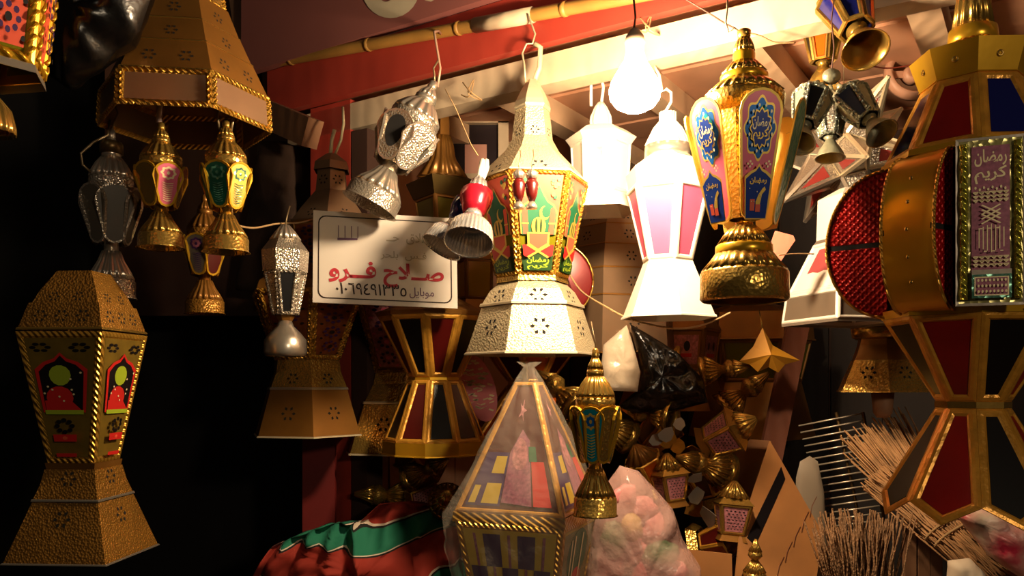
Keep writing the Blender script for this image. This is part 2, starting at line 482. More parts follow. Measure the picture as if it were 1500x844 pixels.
def design_rosette(bg_low=NAVY_P, med=BLUE_P, line=GOLD_P, lower=True):
    p = [(line, ell(0, .29, .90, .235, 64, 8, .09)), (med, ell(0, .29, .82, .215, 64, 8, .09)), (TEAL_P, ell(.1, .22, .42, .10, 24, 4, .1))]
    for k in range(10):
        a = k*.63; p.append((line, [(x, y) for x, y in ell(.38*math.cos(a), .31 + .115*math.sin(a), .17, .014, 8, 0, 0, a*.7)]))
    p += [(line, ell(0, .29, .60, .15, 48, 12, .10)), (NAVY_P, ell(0, .29, .54, .135, 48, 12, .10)), (CREAM_P, dict(text=T_RAMADAN, box=(-.48, .20, .48, .30), bold=.02)), (GOLD_P, dict(text=T_KAREEM, box=(-.46, .29, .46, .39), bold=.02))]
    for k in range(12): p.append((CREAM_P, ell(.70*math.cos(k*.5236 + .26), .29 + .18*math.sin(k*.5236 + .26), .055, .014, 8)))
    if lower:
        for k in range(8): p.append((CREAM_P, ell((-.6 if k < 4 else .6) + .14*math.cos(k*1.6), .565 + .02*math.sin(k*1.6), .07, .010, 6)))
        p += [(line, [(-.93, 1.0)] + [(-.97, .66), (-.55, .62), (-.2, .60), (0, .56), (.2, .60), (.55, .62), (.97, .66)] + [(.9, 1.0)]),
              (bg_low, [(-.85, .99), (-.88, .68), (-.5, .64), (-.2, .62), (0, .585), (.2, .62), (.5, .64), (.88, .68), (.82, .99)]),
              (line, dict(text=T_RAMADAN, box=(-.6, .665, .6, .725), bold=.03)),
              (GOLD_P, [(-.1, .86), (.1, .80), (.35, .755), (.5, .74), (.6, .765), (.35, .80), (.22, .90), (-.05, .92)]),
              (CORAL_P, rect(-.55, .84, -.18, .93)), (CORAL_P, rect(-.1, .88, .28, .94))]
        for k in range(7): p.append((CREAM_P, ell(random.uniform(-.7, .7), random.uniform(.7, .97), .03, .006, 6)))
    return p
def design_small(a, b):
    p = [(b, ell(0, .24, .62, .15, 40, 8, .1)), (a, ell(0, .24, .42, .10, 24, 8, .12)), (b, ell(0, .24, .14, .04, 10))]
    for k in range(9):
        v = .46 + .052*k; p.append((b, [(-.55, v), (-.1, v + .03), (.55, v), (.5, v + .018), (0, v + .05), (-.5, v + .018)]))
    return p
def design_knot(bg, fg):
    p = [(bg, rect(-.95, .02, .95, .98)), (fg, dict(text=T_RAMADAN, box=(-.8, .04, .8, .15), bold=.02)), (fg, dict(text=T_KAREEM, box=(-.8, .15, .8, .26), bold=.02))]
    for k in range(8): p.append((fg, ell(-.75 + .21*k, .285 + .012*(k % 2), .06, .010, 6)))
    for v in (.31, .335, .36, .72, .745, .77):
        p.append((fg, [(-.9 + .15*k, v + (.016 if k % 2 else 0)) for k in range(13)] + [(.9 - .15*k, v + .006 + (.016 if k % 2 else 0)) for k in range(12, -1, -1)][::-1][::-1]))
    for j in range(3):
        for sx in (-1, 1): p.append((fg, [(-.5*sx, .40 + .03*j), (-.42*sx, .395 + .03*j), (.5*sx, .455 + .03*j), (.42*sx, .46 + .03*j)]))
    for k in range(7):
        p.append((fg, rect(-.62 + .2*k, .545 - .008*(3 - abs(k - 3)), -.57 + .2*k, .70 - .03*abs(k - 3)/3)))
        if k < 6: p.append((fg, rect(-.57 + .2*k, .69 if k % 2 else .545, -.42 + .2*k, .697 if k % 2 else .552)))
    p += [(SILVER, rect(-.98, .81, .98, .84)), (SEAG_P, rect(-.98, .84, .98, .99)), (fg, rect(-.85, .855, .85, .975)), (bg, rect(-.78, .862, .78, .968))]
    for k in range(24): p.append((fg, ell(-.66 + .19*(k % 8), .878 + .036*(k // 8), .06, .010, 6, 0, 0, k)))
    return p
def design_flowers(bg, fg, dots):
    p = [(bg, rect(-.97, .02, .97, .98))]
    for r in range(4):
        v = .14 + .23*r
        for k in range(8):
            a = k*math.pi/4; p.append((fg, ell(.5*math.cos(a), v + .075*math.sin(a), .14, .022, 8)))
        p.append((dots, ell(0, v, .18, .03, 10)))
        for sx in (-1, 1): p.append((dots, ell(sx*.75, v + .11, .12, .018, 8)))
    return p
def design_arch():
    p = [(DIMMED_P, rect(-.98, 0, .98, 1))]
    for sx in (-1, 1):
        for k in range(6):
            a = k*math.pi/3; p.append((BLACK_P, ell(sx*.58 + .22*math.cos(a), .08 + .03*math.sin(a), .10, .013, 8)))
    arch = [(-.85, .62), (-.85, .26), (-.55, .20), (-.2, .17), (0, .12), (.2, .17), (.55, .20), (.85, .26), (.85, .62)]
    p += [(RED_P, arch), (BLACK_P, [(u*.86, .03 + v*.96) for u, v in arch]), (LIME_P, ell(-.05, .31, .36, .085)), (RED_P, ell(-.12, .50, .50, .10)),
          (RED_P, [(-.7, .52), (.2, .50), (.7, .60), (-.7, .60)]), (LIME_P, rect(-.76, .60, .78, .635))]
    for k in range(9): p.append((CREAM_P, ell(random.uniform(-.68, .68), random.uniform(.25, .56), .045, .009, 6)))
    for k in range(8):
        a = k*math.pi/4; p.append((BLACK_P, ell(.32*math.cos(a), .73 + .05*math.sin(a), .12, .018, 8)))
    p += [(RED_P, rect(-.55, .80, .55, .86)), (RED_P, rect(-.55, .96, .55, .99)), (CORAL_P, ell(0, .83, .12, .015))]
    return p
def design_check():
    p = [(YELLOW_P, rect(-.98, .0, .98, 1.0))]
    for r in range(4):
        for c in range(5):
            if (r + c) % 2: p.append((PURPLE_P, rect(-.95 + .38*c, .03 + .24*r, -.95 + .38*c + .38, .03 + .24*r + .24)))
            else: p.append((MAUVE_P, rect(-.95 + .38*c + .16, .03 + .24*r, -.95 + .38*c + .22, .03 + .24*r + .24)))
    return p
def design_filigree(bg, fg):
    p = [(bg, rect(-.95, .05, .95, .95))]
    for r in range(7):
        for c in range(5):
            p.append((fg, ell(-.72 + .36*c + (.12 if r % 2 else -.05), .14 + .12*r, .10, .028, 6, 0, 0, r + c)))
    return p

# ================================================================ the stall (turned about 33 degrees to the viewer)
EU = Vector((0.8398, -0.5429, 0)); EV = Vector((0.5429, 0.8398, 0)); O0 = Vector((0.15, 1.8, CZ)); UP = Vector((0, 0, 1))
def S(u, v, h): return O0 + EU*u + EV*v + UP*h
MS = Matrix((EU, EV, UP)).transposed()
def sbox(b, u0, u1, v0, v1, h0, h1, mi=0):
    b.box(S((u0+u1)/2, (v0+v1)/2, (h0+h1)/2), (abs(u1-u0), abs(v1-v0), abs(h1-h0)), mi, MS)
def struct(name, b, m, label=None):
    o = b.build(name, m); o['kind'] = 'structure'
    if label: o['label'] = label
    return o

b = MB(); b.box((0, 1.0, -0.02), (9, 9, 0.04)); struct('floor', b, FLOORM, 'dark unlit paving under the stall')
# ceiling: planks over pale rafters
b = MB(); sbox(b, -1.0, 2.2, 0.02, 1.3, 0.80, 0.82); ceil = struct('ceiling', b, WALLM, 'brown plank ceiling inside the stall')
for i in range(8):
    b = MB(); sbox(b, -0.99, 2.19, 0.03 + 0.158*i, 0.18 + 0.158*i, 0.776 + 0.004*(i % 2), 0.80); b.build('plank', CEIL, ceil)
for u in (-0.62, -0.30, 0.02, 0.32, 0.66, 0.98, 1.30):
    b = MB(); sbox(b, u - 0.03, u + 0.03, 0.07, 1.28, 0.715, 0.776); b.build('rafter', RAFTER, ceil)
# back wall of planks
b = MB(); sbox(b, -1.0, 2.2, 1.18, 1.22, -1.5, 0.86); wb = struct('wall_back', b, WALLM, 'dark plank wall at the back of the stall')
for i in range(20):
    b = MB(); sbox(b, -0.98 + 0.158*i, -0.83 + 0.158*i, 1.16 + 0.006*(i % 3), 1.18, -1.48, 0.714); b.build('plank', mat('shade dark plank', '#1c100a', 0, .8, 'grain', 9, .2, .3, 4), wb)  # planks coloured near black, for light lost with distance
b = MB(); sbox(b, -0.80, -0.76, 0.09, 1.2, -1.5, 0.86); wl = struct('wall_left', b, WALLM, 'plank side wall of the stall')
for i in range(7):
    b = MB(); sbox(b, -0.76, -0.745, 0.06 + 0.16*i, 0.212 + 0.16*i, -1.4, 0.78); b.build('plank', CEIL, wl)
# front beam, red fascia, post
b = MB(); sbox(b, -0.93, 1.9, 0.0, 0.06, 0.672, 0.740); struct('trim_1', b, BEAM_W, 'whitewashed beam across the stall front')
b = MB(); sbox(b, -0.98, 1.9, -0.03, -0.005, 0.752, 0.875); struct('trim_2', b, RED_PAINT, 'bright red painted fascia board')
b = MB(); sbox(b, -0.839, -0.69, 0.0, 0.09, -1.5, 0.752); struct('trim_3', b, RED_PAINT, 'red painted corner post')
b = MB(); sbox(b, -0.685, -0.63, 0.0, 0.06, -1.5, 0.665); struct('trim_4', b, WALLM, 'dark door jamb beside the red post')
sb = thing('shop_signboard', 'maroon signboard with a large white round letter above the bamboo pole', 'signboard', S(0.3, -0.05, 0.875))
inv = Matrix.Translation(-S(0.3, -0.05, 0.875))
b = MB(); sbox(b, -1.06, 1.9, -0.055, -0.032, 0.875, 1.75); b.v = [tuple(inv @ Vector(v)) for v in b.v]; b.build('board', MAROON, sb)
def on_board(px, py):
    # point of the board front under a given photo direction
    d = at(px, py, 1.0) - Vector((0, 0, CZ)); n = EV; p0 = S(0, -0.0555, 0)
    t = (p0 - Vector((0, 0, CZ))).dot(n) / d.dot(n)
    return Vector((0, 0, CZ)) + d*t
b = MB()
ring_o = [on_board(573 + 42*math.cos(a), -16 + 43*math.sin(a)) for a in [2*math.pi*k/28 for k in range(28)]]
ring_i = [on_board(566 + 11*math.cos(a), -10 + 13*math.sin(a)) for a in [2*math.pi*k/28 for k in range(28)]]
vv = [inv @ (p - EV*0.002) for p in ring_o + ring_i]
b.add(vv, [(k, (k+1) % 28, 28 + (k+1) % 28, 28 + k) for k in range(28)])
b.add([inv @ (on_board(x, y) - EV*0.002) for x, y in ((622, -12), (640, -12), (641, -2), (632, 3), (623, 1))], [(0, 1, 2, 3, 4)])
b.build('white_letter', mat('sign white', '#c8bba0', 0, 0.6, var=0.2), sb)
# bamboo pole hung in front of the fascia
pA, pB, pC = at(352, 100, 2.36), at(900, 0, 1.70), at(1010, -22, 1.60)
b = MB(); pts = [pA.lerp(pB, t/10) for t in range(11)] + [pC]
b.tube(pts, 0.0145, 10)
pole = b.build('bamboo_pole', BAMBOO); tagit(pole, 'long bamboo pole hung along the red fascia', 'pole')
for t in (0.18, 0.42, 0.66, 0.9):
    b = MB(); c = pA.lerp(pB, t); d = (pB - pA).normalized(); b.tube([c - d*0.006, c + d*0.006], 0.0165, 10); b.build('node_ring', BAMBOO, pole)
b = MB(); d = (pB - pA).normalized(); c = pA.lerp(pB, 0.70); b.tube([c, c + d*0.16], 0.0175, 10); b.build('pale_sleeve', BEAM_W, pole)
# left neighbour: slatted shutter, and a wall coloured black for the unlit side
b = MB(); b.box((-2.3, 2.75, 1.5), (3.2, 0.04, 3.4)); wf = struct('wall_front', b, mat('unlit black', '#0a0706', 0, 0.95), 'plain wall coloured black for the darkness left of the stall')
scr = thing('slatted_screen', 'leaning upright wooden slats between the tiered brass lantern and the fascia', 'screen', at(375, 150, 2.42))
for k, (x0, x1, x2, x3) in enumerate(((333, 350, 357, 369), (354, 370, 370, 380), (377, 391, 386, 394), (399, 408, 395, 401))):
    b = MB(); Y = 2.42
    b.plate([at(x, y, Y) - Vector(scr.location) for x, y in ((x0, -20), (x1, -20), (x3, 150), (x2, 150))], (0, -1, 0), 0.02); b.build('slat', PLANK_P if k % 2 == 0 else PLANKM, scr)
b = MB(); b.box((-0.95, 2.48, 2.35), (0.55, 0.03, 1.3)); struct('wall_right', b, mat('brown shutter', '#54301b', 0, 0.7, 'grain', 5, 0.2, 0.4, 3), 'brown boarded shutter behind the slats')

# ---------------------------------------------------------------- bulb
bx, by, bY = 930, 130, 1.41
bulb = thing('light_bulb', 'glowing bare light bulb hanging on a brown cord', 'light bulb', at(bx, by + 35, bY))
base = at(bx, by + 35, bY); k = bY/F
b = MB(); prof = [(74, 17), (66, 22), (56, 28), (44, 35), (32, 38), (20, 36), (10, 29), (3, 16), (0, 3)]
b.lathe([(z*k, r*k) for z, r in prof], seg=24, cap=True)
gm = bpy.data.materials.new('glowing bulb glass'); gm.use_nodes = True
pb_ = gm.node_tree.nodes['Principled BSDF']; pb_.inputs['Base Color'].default_value = (1, 1, 1, 1)
pb_.inputs['Emission Color'].default_value = (1.0, 0.74, 0.46, 1); pb_.inputs['Emission Strength'].default_value = 620.0
b.build('glass_globe', gm, bulb)
b = MB(); b.lathe([(z*k, r*k) for z, r in [(122, 6), (112, 13), (102, 15), (100, 14), (88, 14), (74, 16)]], seg=20, cap=True)
b.build('socket', mat('pale bulb socket', '#a88f78', 0, 0.5), bulb)
b = MB(); b.tube([(-.002, 0, 120*k), (.001, 0, 140*k), (-.001, 0.01, 175*k), (0, 0.03, 260*k)], 1.7*k, 6); b.build('cord', mat('brown cord', '#4a2a1c', 0, 0.7), bulb)

# ================================================================ lanterns
MOSQ = design_mosque(); ROS = design_rosette(); ARCH = design_arch(); KNOT = design_knot(MAUVE_P, CREAM_P); CHK = design_check()
FLW = design_flowers(mat('rust print', '#8a4a24', .3, .4, var=.4, vscale=60), PURPLE_P, BLACK_P); FLW3 = design_flowers(CORAL_P, PURPLE_P, BLACK_P); FLW2 = design_flowers(ROSE_P, PURPLE_P, PINK_P)
FILI = design_filigree(ROSE_P, BLACK_P)

# --- big printed lantern in the middle
L = Lantern('printed_lantern', 'big pale tin lantern with green and coral mosque prints, hung in the middle', 780, 520, 1.80, 6, 8)
L.poly([(118, 8), (135, 18), (150, 25), (158, 27), (163, 26)], PALE, 'spire', lip=3)
L.poly([(163, 25), (185, 28), (205, 30), (222, 40), (238, 56), (252, 70), (266, 82)], PALE_E, 'shoulder', flowers=[(5, .5, 12, (0,)), (1, .6, 7, (0,))], lip=3, lipmat=PALE)
L.panes(267, 82, 408, 52, [OLIVE_G], GOLD, 6, prints=[MOSQ], rope=True)
L.poly([(408, 52), (416, 54)], BRASS_E, 'collar')
L.poly([(416, 50), (428, 63), (450, 76)], PALE_E, 'upper_skirt', flowers=[(1, .45, 13, (0,))], lip=4, lipmat=PALE)
L.poly([(452, 75), (520, 98)], PALE_E, 'lower_skirt', flowers=[(0, .45, 14, (0,))], lip=3, lipmat=PALE)
L.hook([(770, 122, 0), (768, 95, 0), (765, 78, 0), (771, 64, 0), (780, 64, 0), (784, 50, 0), (776, 30, -4), (773, 22, -2), (778, 18, 6), (781, 30, 10)], 1.6, mat('pale wire', '#b9a585', .5, .4))
L.hook([(783, 118, 0), (790, 100, 0), (792, 70, 0), (783, 64, 0)], 4.0, mat('pale strap', '#cdbf98', .2, .5), 'strap')
# --- small charms hung on its front
for dx, lab in ((760, 'tiny silver charm lantern on the big lantern front, left of the pair'), (779, 'tiny silver charm lantern on the big lantern front, right of the pair')):
    c = Lantern('charm_lantern', lab, dx, 306, 1.60, 6, 0, group='charms on the big lantern')
    c.lathe([(306, 8), (302, 8), (296, 4)], SILVER, 'foot'); c.lathe([(296, 4), (285, 8), (270, 10), (262, 6)], DRED_G, 'body')
    c.lathe([(262, 7), (254, 9), (248, 3)], SILVER, 'cap', 8); c.hook([(dx, 248, 0), (dx, 240, 0), (dx+3, 228, 4), (dx+2, 205, 50)], .8)

# --- white small lantern behind bulb
L = Lantern('white_lantern', 'small white six-sided lantern hanging just behind the bulb', 880, 310, 1.88, 6, -4)
L.lathe([(150, 4), (158, 9), (172, 15), (180, 16), (187, 15)], WHITE_M, 'cap', 10, .08)
L.poly([(185, 16), (192, 36), (203, 52), (214, 44)], WHITE_M, 'lid')
L.panes(212, 44, 286, 40, [WHITE_M], WHITE_M, 5, prints=[[(MAUVE_P, rect(-.25, .12, .3, .75)), (WHITE_M, ell(0, .3, .12, .08)), (WHITE_M, ell(.05, .55, .1, .1))], None])
L.poly([(286, 40), (298, 50), (310, 58)], WHITE_M, 'skirt', lip=2)
L.hook([(881, 152, 0), (884, 128, 0), (875, 96, -4), (868, 92, 0), (866, 110, 0), (866, 155, 0)], 2.4, WHITE_M)
L.hook([(868, 94, 0), (872, 60, 0), (874, 28, 8)], 1.0)

# --- pink paned white lantern
L = Lantern('pink_pane_lantern', 'white lantern with plain pink glass panes, hung beside the bulb', 978, 465, 1.72, 6, -15)
L.lathe([(165, 12), (178, 12), (188, 20), (214, 32)], WHITE_M, 'cap', 14, .07)
L.lathe([(214, 33), (232, 34)], SILVER, 'collar')
L.poly([(232, 34), (252, 64), (276, 60)], WHITE_M, 'lid', lip=2)
L.panes(276, 62, 384, 36, [PINK_G], WHITE_M, 8, deep=2)
L.poly([(384, 37), (392, 40), (466, 70)], WHITE_M, 'skirt', lip=3)
L.hook([(972, 168, 0), (983, 150, 0), (983, 136, 0), (976, 130, 0), (970, 134, 0), (966, 110, 0), (958, 90, 10)], 2.2, WHITE_M)

# --- generic small lantern with tongue-shaped panels
def tongue_lantern(name, label, px, pyb, Y, H, wf=1.0, metal=BRASS, emb=BRASS_E, pan=(PINK_P,), prints=None, rim=GOLD_S, n=6, rot=15, tilt=(0, 0, 0), group=None, tip=True, pw=1.0, flutes=18):
    L = Lantern(name, label, px, pyb, Y, 6, 0, tilt, group)
    def y(f): return pyb - f*H
    w = H*wf
    L.lathe([(y(.115), .125*w), (y(.10), .135*w), (y(.01), .135*w), (y(0), .145*w)], emb, 'base_band', thick=.0015)
    L.lathe([(y(.28), .05*w), (y(.22), .072*w), (y(.16), .105*w), (y(.115), .125*w)], metal, 'lower_dome', flutes, .05)
    L.lathe([(y(.35), .055*w), (y(.335), .04*w), (y(.28), .042*w)], metal, 'neck')
    L.lathe([(y(.63), .115*w), (y(.55), .112*w), (y(.36), .085*w), (y(.34), .05*w)], emb, 'body', seg=12)
    L.petals(y(.655), .145*w, y(.315), .082*w, .150*w*pw, .085*w*pw, pan, rim, n, rot, prints, t=max(1.0, H*.010))
    L.lathe([(y(.705), .118*w), (y(.69), .125*w), (y(.64), .122*w), (y(.63), .11*w)], emb, 'upper_band')
    L.lathe([(y(.83), .055*w), (y(.79), .085*w), (y(.73), .115*w), (y(.705), .12*w)], metal, 'upper_dome', flutes, .05)
    L.lathe([(y(.87), .048*w), (y(.865), .054*w), (y(.835), .054*w), (y(.83), .048*w)], metal, 'ring')
    L.lathe([(y(.94), .022*w), (y(.90), .042*w), (y(.87), .048*w)], metal, 'cone', 12, .07)
    if tip: L.lathe([(y(1.0), .010*w), (y(.99), .02*w), (y(.95), .024*w), (y(.94), .022*w)], metal, 'tip')
    return L
PK = design_small(PINK_P, CREAM_P); GRN = design_small(mat('bottle green print', '#14503f', .1, .3), SEAG_P); YEL = design_small(GOLD_P, SEAG_P); MV = design_small(MAUVE_P, PURPLE_P)
L = tongue_lantern('tongue_panel_lantern', 'small brass lantern with pink panels under the tiered lantern', 236, 364, 1.55, 185, 1.28, pan=(PINK_P, BRASS, MAUVE_P, BRASS, PINK_P, BRASS), prints=[PK, None, MV, None], rot=18, group='small brass lanterns at left', pw=1.25)
L.hook([(236, 180, 0), (236, 150, 0), (246, 135, 0), (243, 112, 0), (240, 106, -6), (236, 112, -10)], 1.6)
L.hook([(233, 180, 0), (234, 160, 0), (236, 140, 0)], 4.5, mat('pink strap', '#b9a09a', .2, .5), 'strap')
L = tongue_lantern('tongue_panel_lantern', 'small brass lantern with green panels, right of the pink paneled one', 331, 370, 1.55, 195, 1.22, pan=(mat('bottle green print', '#14503f'), GOLD_P, SEAG_P), prints=[GRN, YEL, None], rot=-22, group='small brass lanterns at left', pw=1.25)
L.hook([(322, 190, 0), (319, 172, 0), (322, 160, 0), (330, 157, 0), (338, 160, 0), (341, 175, 0), (338, 192, 0)], 2.0)
L = tongue_lantern('tongue_panel_lantern', 'dim brass lantern with red glass hanging lowest behind the green paneled one', 300, 460, 1.75, 175, 1.15, metal=BRASS_D, emb=BRASS_ED, pan=(GREY_G, DRED_G), prints=[MV, None], rot=-25, group='small brass lanterns at left', pw=1.25)
L.hook([(300, 290, 0), (304, 270, 0), (300, 250, 0), (310, 236, 10)], 1.6)
# silver lantern with plain grey panes
L = tongue_lantern('silver_lantern', 'small silver lantern with grey frosted panes at far left', 163, 438, 1.6, 250, .98, SILVER, SILVER_E, (GREY_G,), None, SILVER_E, 6, 10, pw=1.5)
L.hook([(163, 192, 0), (166, 180, 0), (172, 165, 0), (168, 150, 0), (160, 150, -8)], 1.8)
L.hook([(137, 258, -10), (126, 248, -10), (124, 232, -10), (140, 214, -10), (158, 200, -4), (162, 176, 0)], 2.0, name='curved_wire')
L.lathe([(226, 16), (212, 16), (208, 14)], DARK_BRONZE, 'dark_collar')
# --- brass lantern before the pile
L = tongue_lantern('tongue_panel_lantern', 'shiny brass lantern with teal panels hanging before the plastic wrapped lantern', 872, 755, 1.48, 245, .95, pan=(BRASS_E, TEAL_P), prints=[None, design_small(BLUE_P, GOLD_P)], rot=-57, n=8, pw=1.15)
L.hook([(872, 512, 0), (872, 500, 0), (869, 488, 0), (866, 470, 20)], 1.0)

# --- brass lantern with pink and blue panels
L = Lantern('brass_panel_lantern', 'large brass lantern with pink panels bearing blue rosettes, right of the bulb', 1090, 441, 1.36, 8, 0)
L.lathe([(442, 60), (438, 64), (400, 63), (396, 60)], BRASS_E, 'base_band', thick=.002)
L.lathe([(372, 41), (382, 48), (396, 60)], BRASS, 'lower_dome', 24, .025)
L.lathe([(358, 37), (361, 41), (370, 41), (373, 40)], GOLD_S, 'lower_ring')
L.lathe([(332, 17), (342, 27), (358, 37)], BRASS, 'lower_cone', 20, .06)
L.lathe([(322, 12), (332, 13)], BRASS, 'neck')
L.poly([(165, 46), (200, 44), (322, 22)], BRASS_E, 'body', n=12)
L.petals(158, 84, 333, 42, 60, 40, (PINK_P, SEAG_P, PINK_P), GOLD_P, 6, 17, [ROS, None, ROS], t=1.6)
L.lathe([(140, 54), (144, 58), (162, 56), (168, 46)], BRASS_E, 'upper_band')
L.lathe([(119, 33), (128, 44), (140, 56)], BRASS, 'upper_dome', 24, .03)
L.lathe([(108, 29), (111, 34), (118, 34), (120, 33)], GOLD_S, 'upper_ring')
L.lathe([(92, 18), (100, 25), (109, 32)], BRASS, 'middle_cone', 20, .05)
L.lathe([(76, 15), (80, 16), (91, 16), (93, 17)], GOLD_S, 'small_ring')
L.lathe([(56, 8), (64, 12), (77, 15)], BRASS, 'top_cone', 14, .07)
L.lathe([(44, 8), (46, 10), (56, 9)], BRASS, 'tip')
L.hook([(1084, 46, 0), (1076, 40, 0), (1068, 46, 0), (1064, 30, 0), (1066, 6, 10), (1066, -20, 20)], 1.6, mat('pale wire', '#b9a585'))

# --- tiered brass lantern top left
L = Lantern('tiered_lantern', 'large tiered brass lantern with pierced flowers, hanging at the upper left', 272, 190, 1.6, 6, -14)
L.panes(-70, 48, 14, 56, [BRASS_E], GOLD, 5, prints=[[(BLACK_P, ell(0, .75, .3, .12, 24, 8, .2)), (CORAL_P, ell(0, .75, .12, .05))]], rope=True)
L.poly([(14, 60), (55, 76)], BRASS_D, 'tier', lip=2, lipmat=BRASS, flowers=[(0, .55, 9, (0,))])
L.poly([(55, 77), (92, 94)], BRASS_D, 'tier', lip=2, lipmat=BRASS, flowers=[(0, .55, 9, (0,))])
L.poly([(92, 95), (138, 117)], BRASS_D, 'tier', lip=2, lipmat=BRASS, flowers=[(0, .55, 10, (-.45, .45))])
L.panes(138, 119, 190, 122, [TAUPE], GOLD, 8, rope=True)
# --- printed square lantern at bottom left
L = Lantern('arch_print_lantern', 'tall dim brass lantern with red arch prints at the lower left corner', 124, 812, 1.5, 4, -31)
L.poly([(400, 36), (430, 58), (448, 68)], BRASS_ED, 'top', flowers=[(1, .5, 8, (-.4, .4))])
L.poly([(448, 72), (486, 86)], BRASS_ED, 'collar', lip=3, lipmat=BRASS, flowers=[(0, .5, 10, (-.55, 0, .55))])
L.panes(489, 88, 675, 48, [DIMMED_P], GOLD, 9, prints=[ARCH])
L.poly([(675, 52), (684, 50)], BRASS_D, 'ring')
L.poly([(684, 52), (706, 58), (728, 68)], BRASS_ED, 'upper_skirt', lip=3, lipmat=SILVER, flowers=[(0, .6, 12, (0,))])  # darker brass chosen to make both skirts look dimly lit
L.poly([(730, 68), (762, 82), (812, 104)], BRASS_ED, 'lower_skirt', lip=2, lipmat=SILVER, flowers=[(0, .7, 13, (0,))])
# --- corner lantern at the left edge, near the viewer
L = Lantern('rope_trim_lantern', 'printed lantern with thick gold rope trim cut by the upper left corner', -20, 112, 1.15, 6, 18)
L.panes(-160, 110, 100, 78, [OLIVE_G], GOLD_S, 15, prints=[FLW3], rope=True, deep=3)
L.poly([(100, 80), (112, 82)], SILVER, 'bottom_rim')
L = Lantern('bell_lantern', 'small brass bell foot of a lantern cut by the left edge', -18, 195, 1.2, 6, 0)
L.lathe([(195, 36), (186, 36), (160, 30), (140, 14), (120, 10)], BRASS, 'bell', 18, .03, thick=.001); L.lathe([(120, 12), (60, 22), (30, 10)], BRASS_E, 'body')
L.hook([(-18, 30, 0), (-18, -60, 0)], 1.5)

# --- upper left dark lantern near the red post
L = Lantern('dim_pierced_lantern', 'dim brown pierced lantern hanging before the red post', 486, 420, 2.05, 6, 24)
L.poly([(226, 8), (240, 26), (252, 28)], TAUPE, 'spire')
L.poly([(252, 22), (282, 25), (308, 46), (330, 62)], TAUPE, 'shoulder', flowers=[(0, .5, 8, (0,)), (2, .5, 8, (0,))], lip=2)
L.panes(330, 62, 420, 44, [BRASS_D], BRASS_D, 5, prints=[FLW])
L.hook([(484, 228, 0), (486, 205, 0), (490, 190, 0), (488, 196, 0)], 3.0, mat('pale strap', '#cdbf98'), 'strap')
L.hook([(490, 228, 0), (499, 205, 0), (503, 180, 0), (502, 150, 20)], 2.2, mat('pale strap', '#cdbf98'))
# --- jewelled silver lantern
L = Lantern('jewelled_lantern', 'narrow silver lantern with a jewelled dark window, left of the white sign', 418, 522, 1.78, 6, 6)
L.lathe([(522, 28), (516, 31), (498, 30), (488, 22), (478, 12), (470, 9)], SILVER, 'foot', thick=.0015)
L.poly([(462, 14), (470, 10)], BRASS_D, 'neck')
L.panes(398, 30, 462, 18, [BLACK_G, SILVER_E], SILVER_E, 5, rope=True)
L.poly([(352, 22), (368, 34), (398, 32)], SILVER_E, 'shoulder'); L.lathe([(330, 6), (340, 14), (352, 22)], SILVER, 'cap', 14, .06)
L.hook([(418, 332, 0), (420, 318, 0), (424, 300, 10)], 1.4)
# --- silver tilted lantern
L = tongue_lantern('tilted_silver_lantern', 'embossed silver lantern tilted above the left corner of the white sign', 541, 302, 1.76, 212, 1.42, SILVER, SILVER_E, (SILVER_E,), [[(BLACK, ell(0, .42, .66, .34, 20))], None], SILVER, 6, -24, (0, 27, 0), pw=1.35, flutes=16)
L.hook([(541, 92, 0), (536, 82, 0), (530, 74, 0), (531, 60, 0)], 1.6)
b = MB(); b.tube([at(641, 128, 1.79), at(645, 100, 1.79), at(638, 58, 1.79), at(636, 47, 1.79), at(642, 45, 1.9), at(648, 52, 1.97)], .003, 6)
tagit(b.build('wire_hook', mat('pink wire', '#a98670', .4, .45)), 'long bent wire hook hung over the bamboo pole', 'hook')
# --- brown brass lantern hanging behind
L = Lantern('square_cap_lantern', 'brown brass lantern with a slender fluted neck behind the tilted silver lantern', 648, 345, 2.12, 4, 30)
L.poly([(120, 9), (206, 11)], BRASS_D, 'stem'); L.lathe([(200, 12), (214, 16), (230, 18), (236, 20), (262, 36)], BRASS_D, 'neck', 14, .07)
L.poly([(262, 38), (268, 56), (292, 44)], mat('olive tin', '#4d3b14', .6, .4), 'cap')
L.panes(292, 42, 345, 34, [OLIVE_G], BRASS_D, 5)
L.hook([(648, 122, 0), (648, 100, 0), (640, 88, 0)], 1.4)

# --- two chrome lanterns right of the sign
def cup_lantern(name, label, px, pyb, Y, k, tilt, body, strap):
    L = Lantern(name, label, px, pyb, Y, 6, 0, tilt, group='chrome lanterns right of the sign', k=k)
    y = lambda v: pyb - v
    L.lathe([(y(46), 17), (y(40), 28), (y(30), 36), (y(12), 39), (y(2), 40), (y(0), 41)], CHROME, 'cup', 36, .012, thick=.0015)
    L.lathe([(y(50), 17), (y(44), 18)], SILVER_E, 'pierced_ring'); L.lathe([(y(62), 15), (y(50), 16)], CHROME, 'neck')
    L.lathe([(y(108), 20), (y(104), 28), (y(88), 27), (y(74), 22), (y(62), 18)], body, 'body', seg=12)
    L.lathe([(y(130), 14), (y(108), 18)], CHROME, 'cap', 12, .05); L.lathe([(y(142), 6), (y(130), 12)], CHROME, 'tip', 10, .08)
    if strap:
        L.hook([(px, y(140), 0), (px, y(160), 0), (px, y(180), 0)], 6, WHITE_M, 'strap')
        L.hook([(px + 5, y(140), 0), (px + 9, y(165), 0), (px + 6, y(182), 0)], 5, WHITE_M, 'strap')
    return L
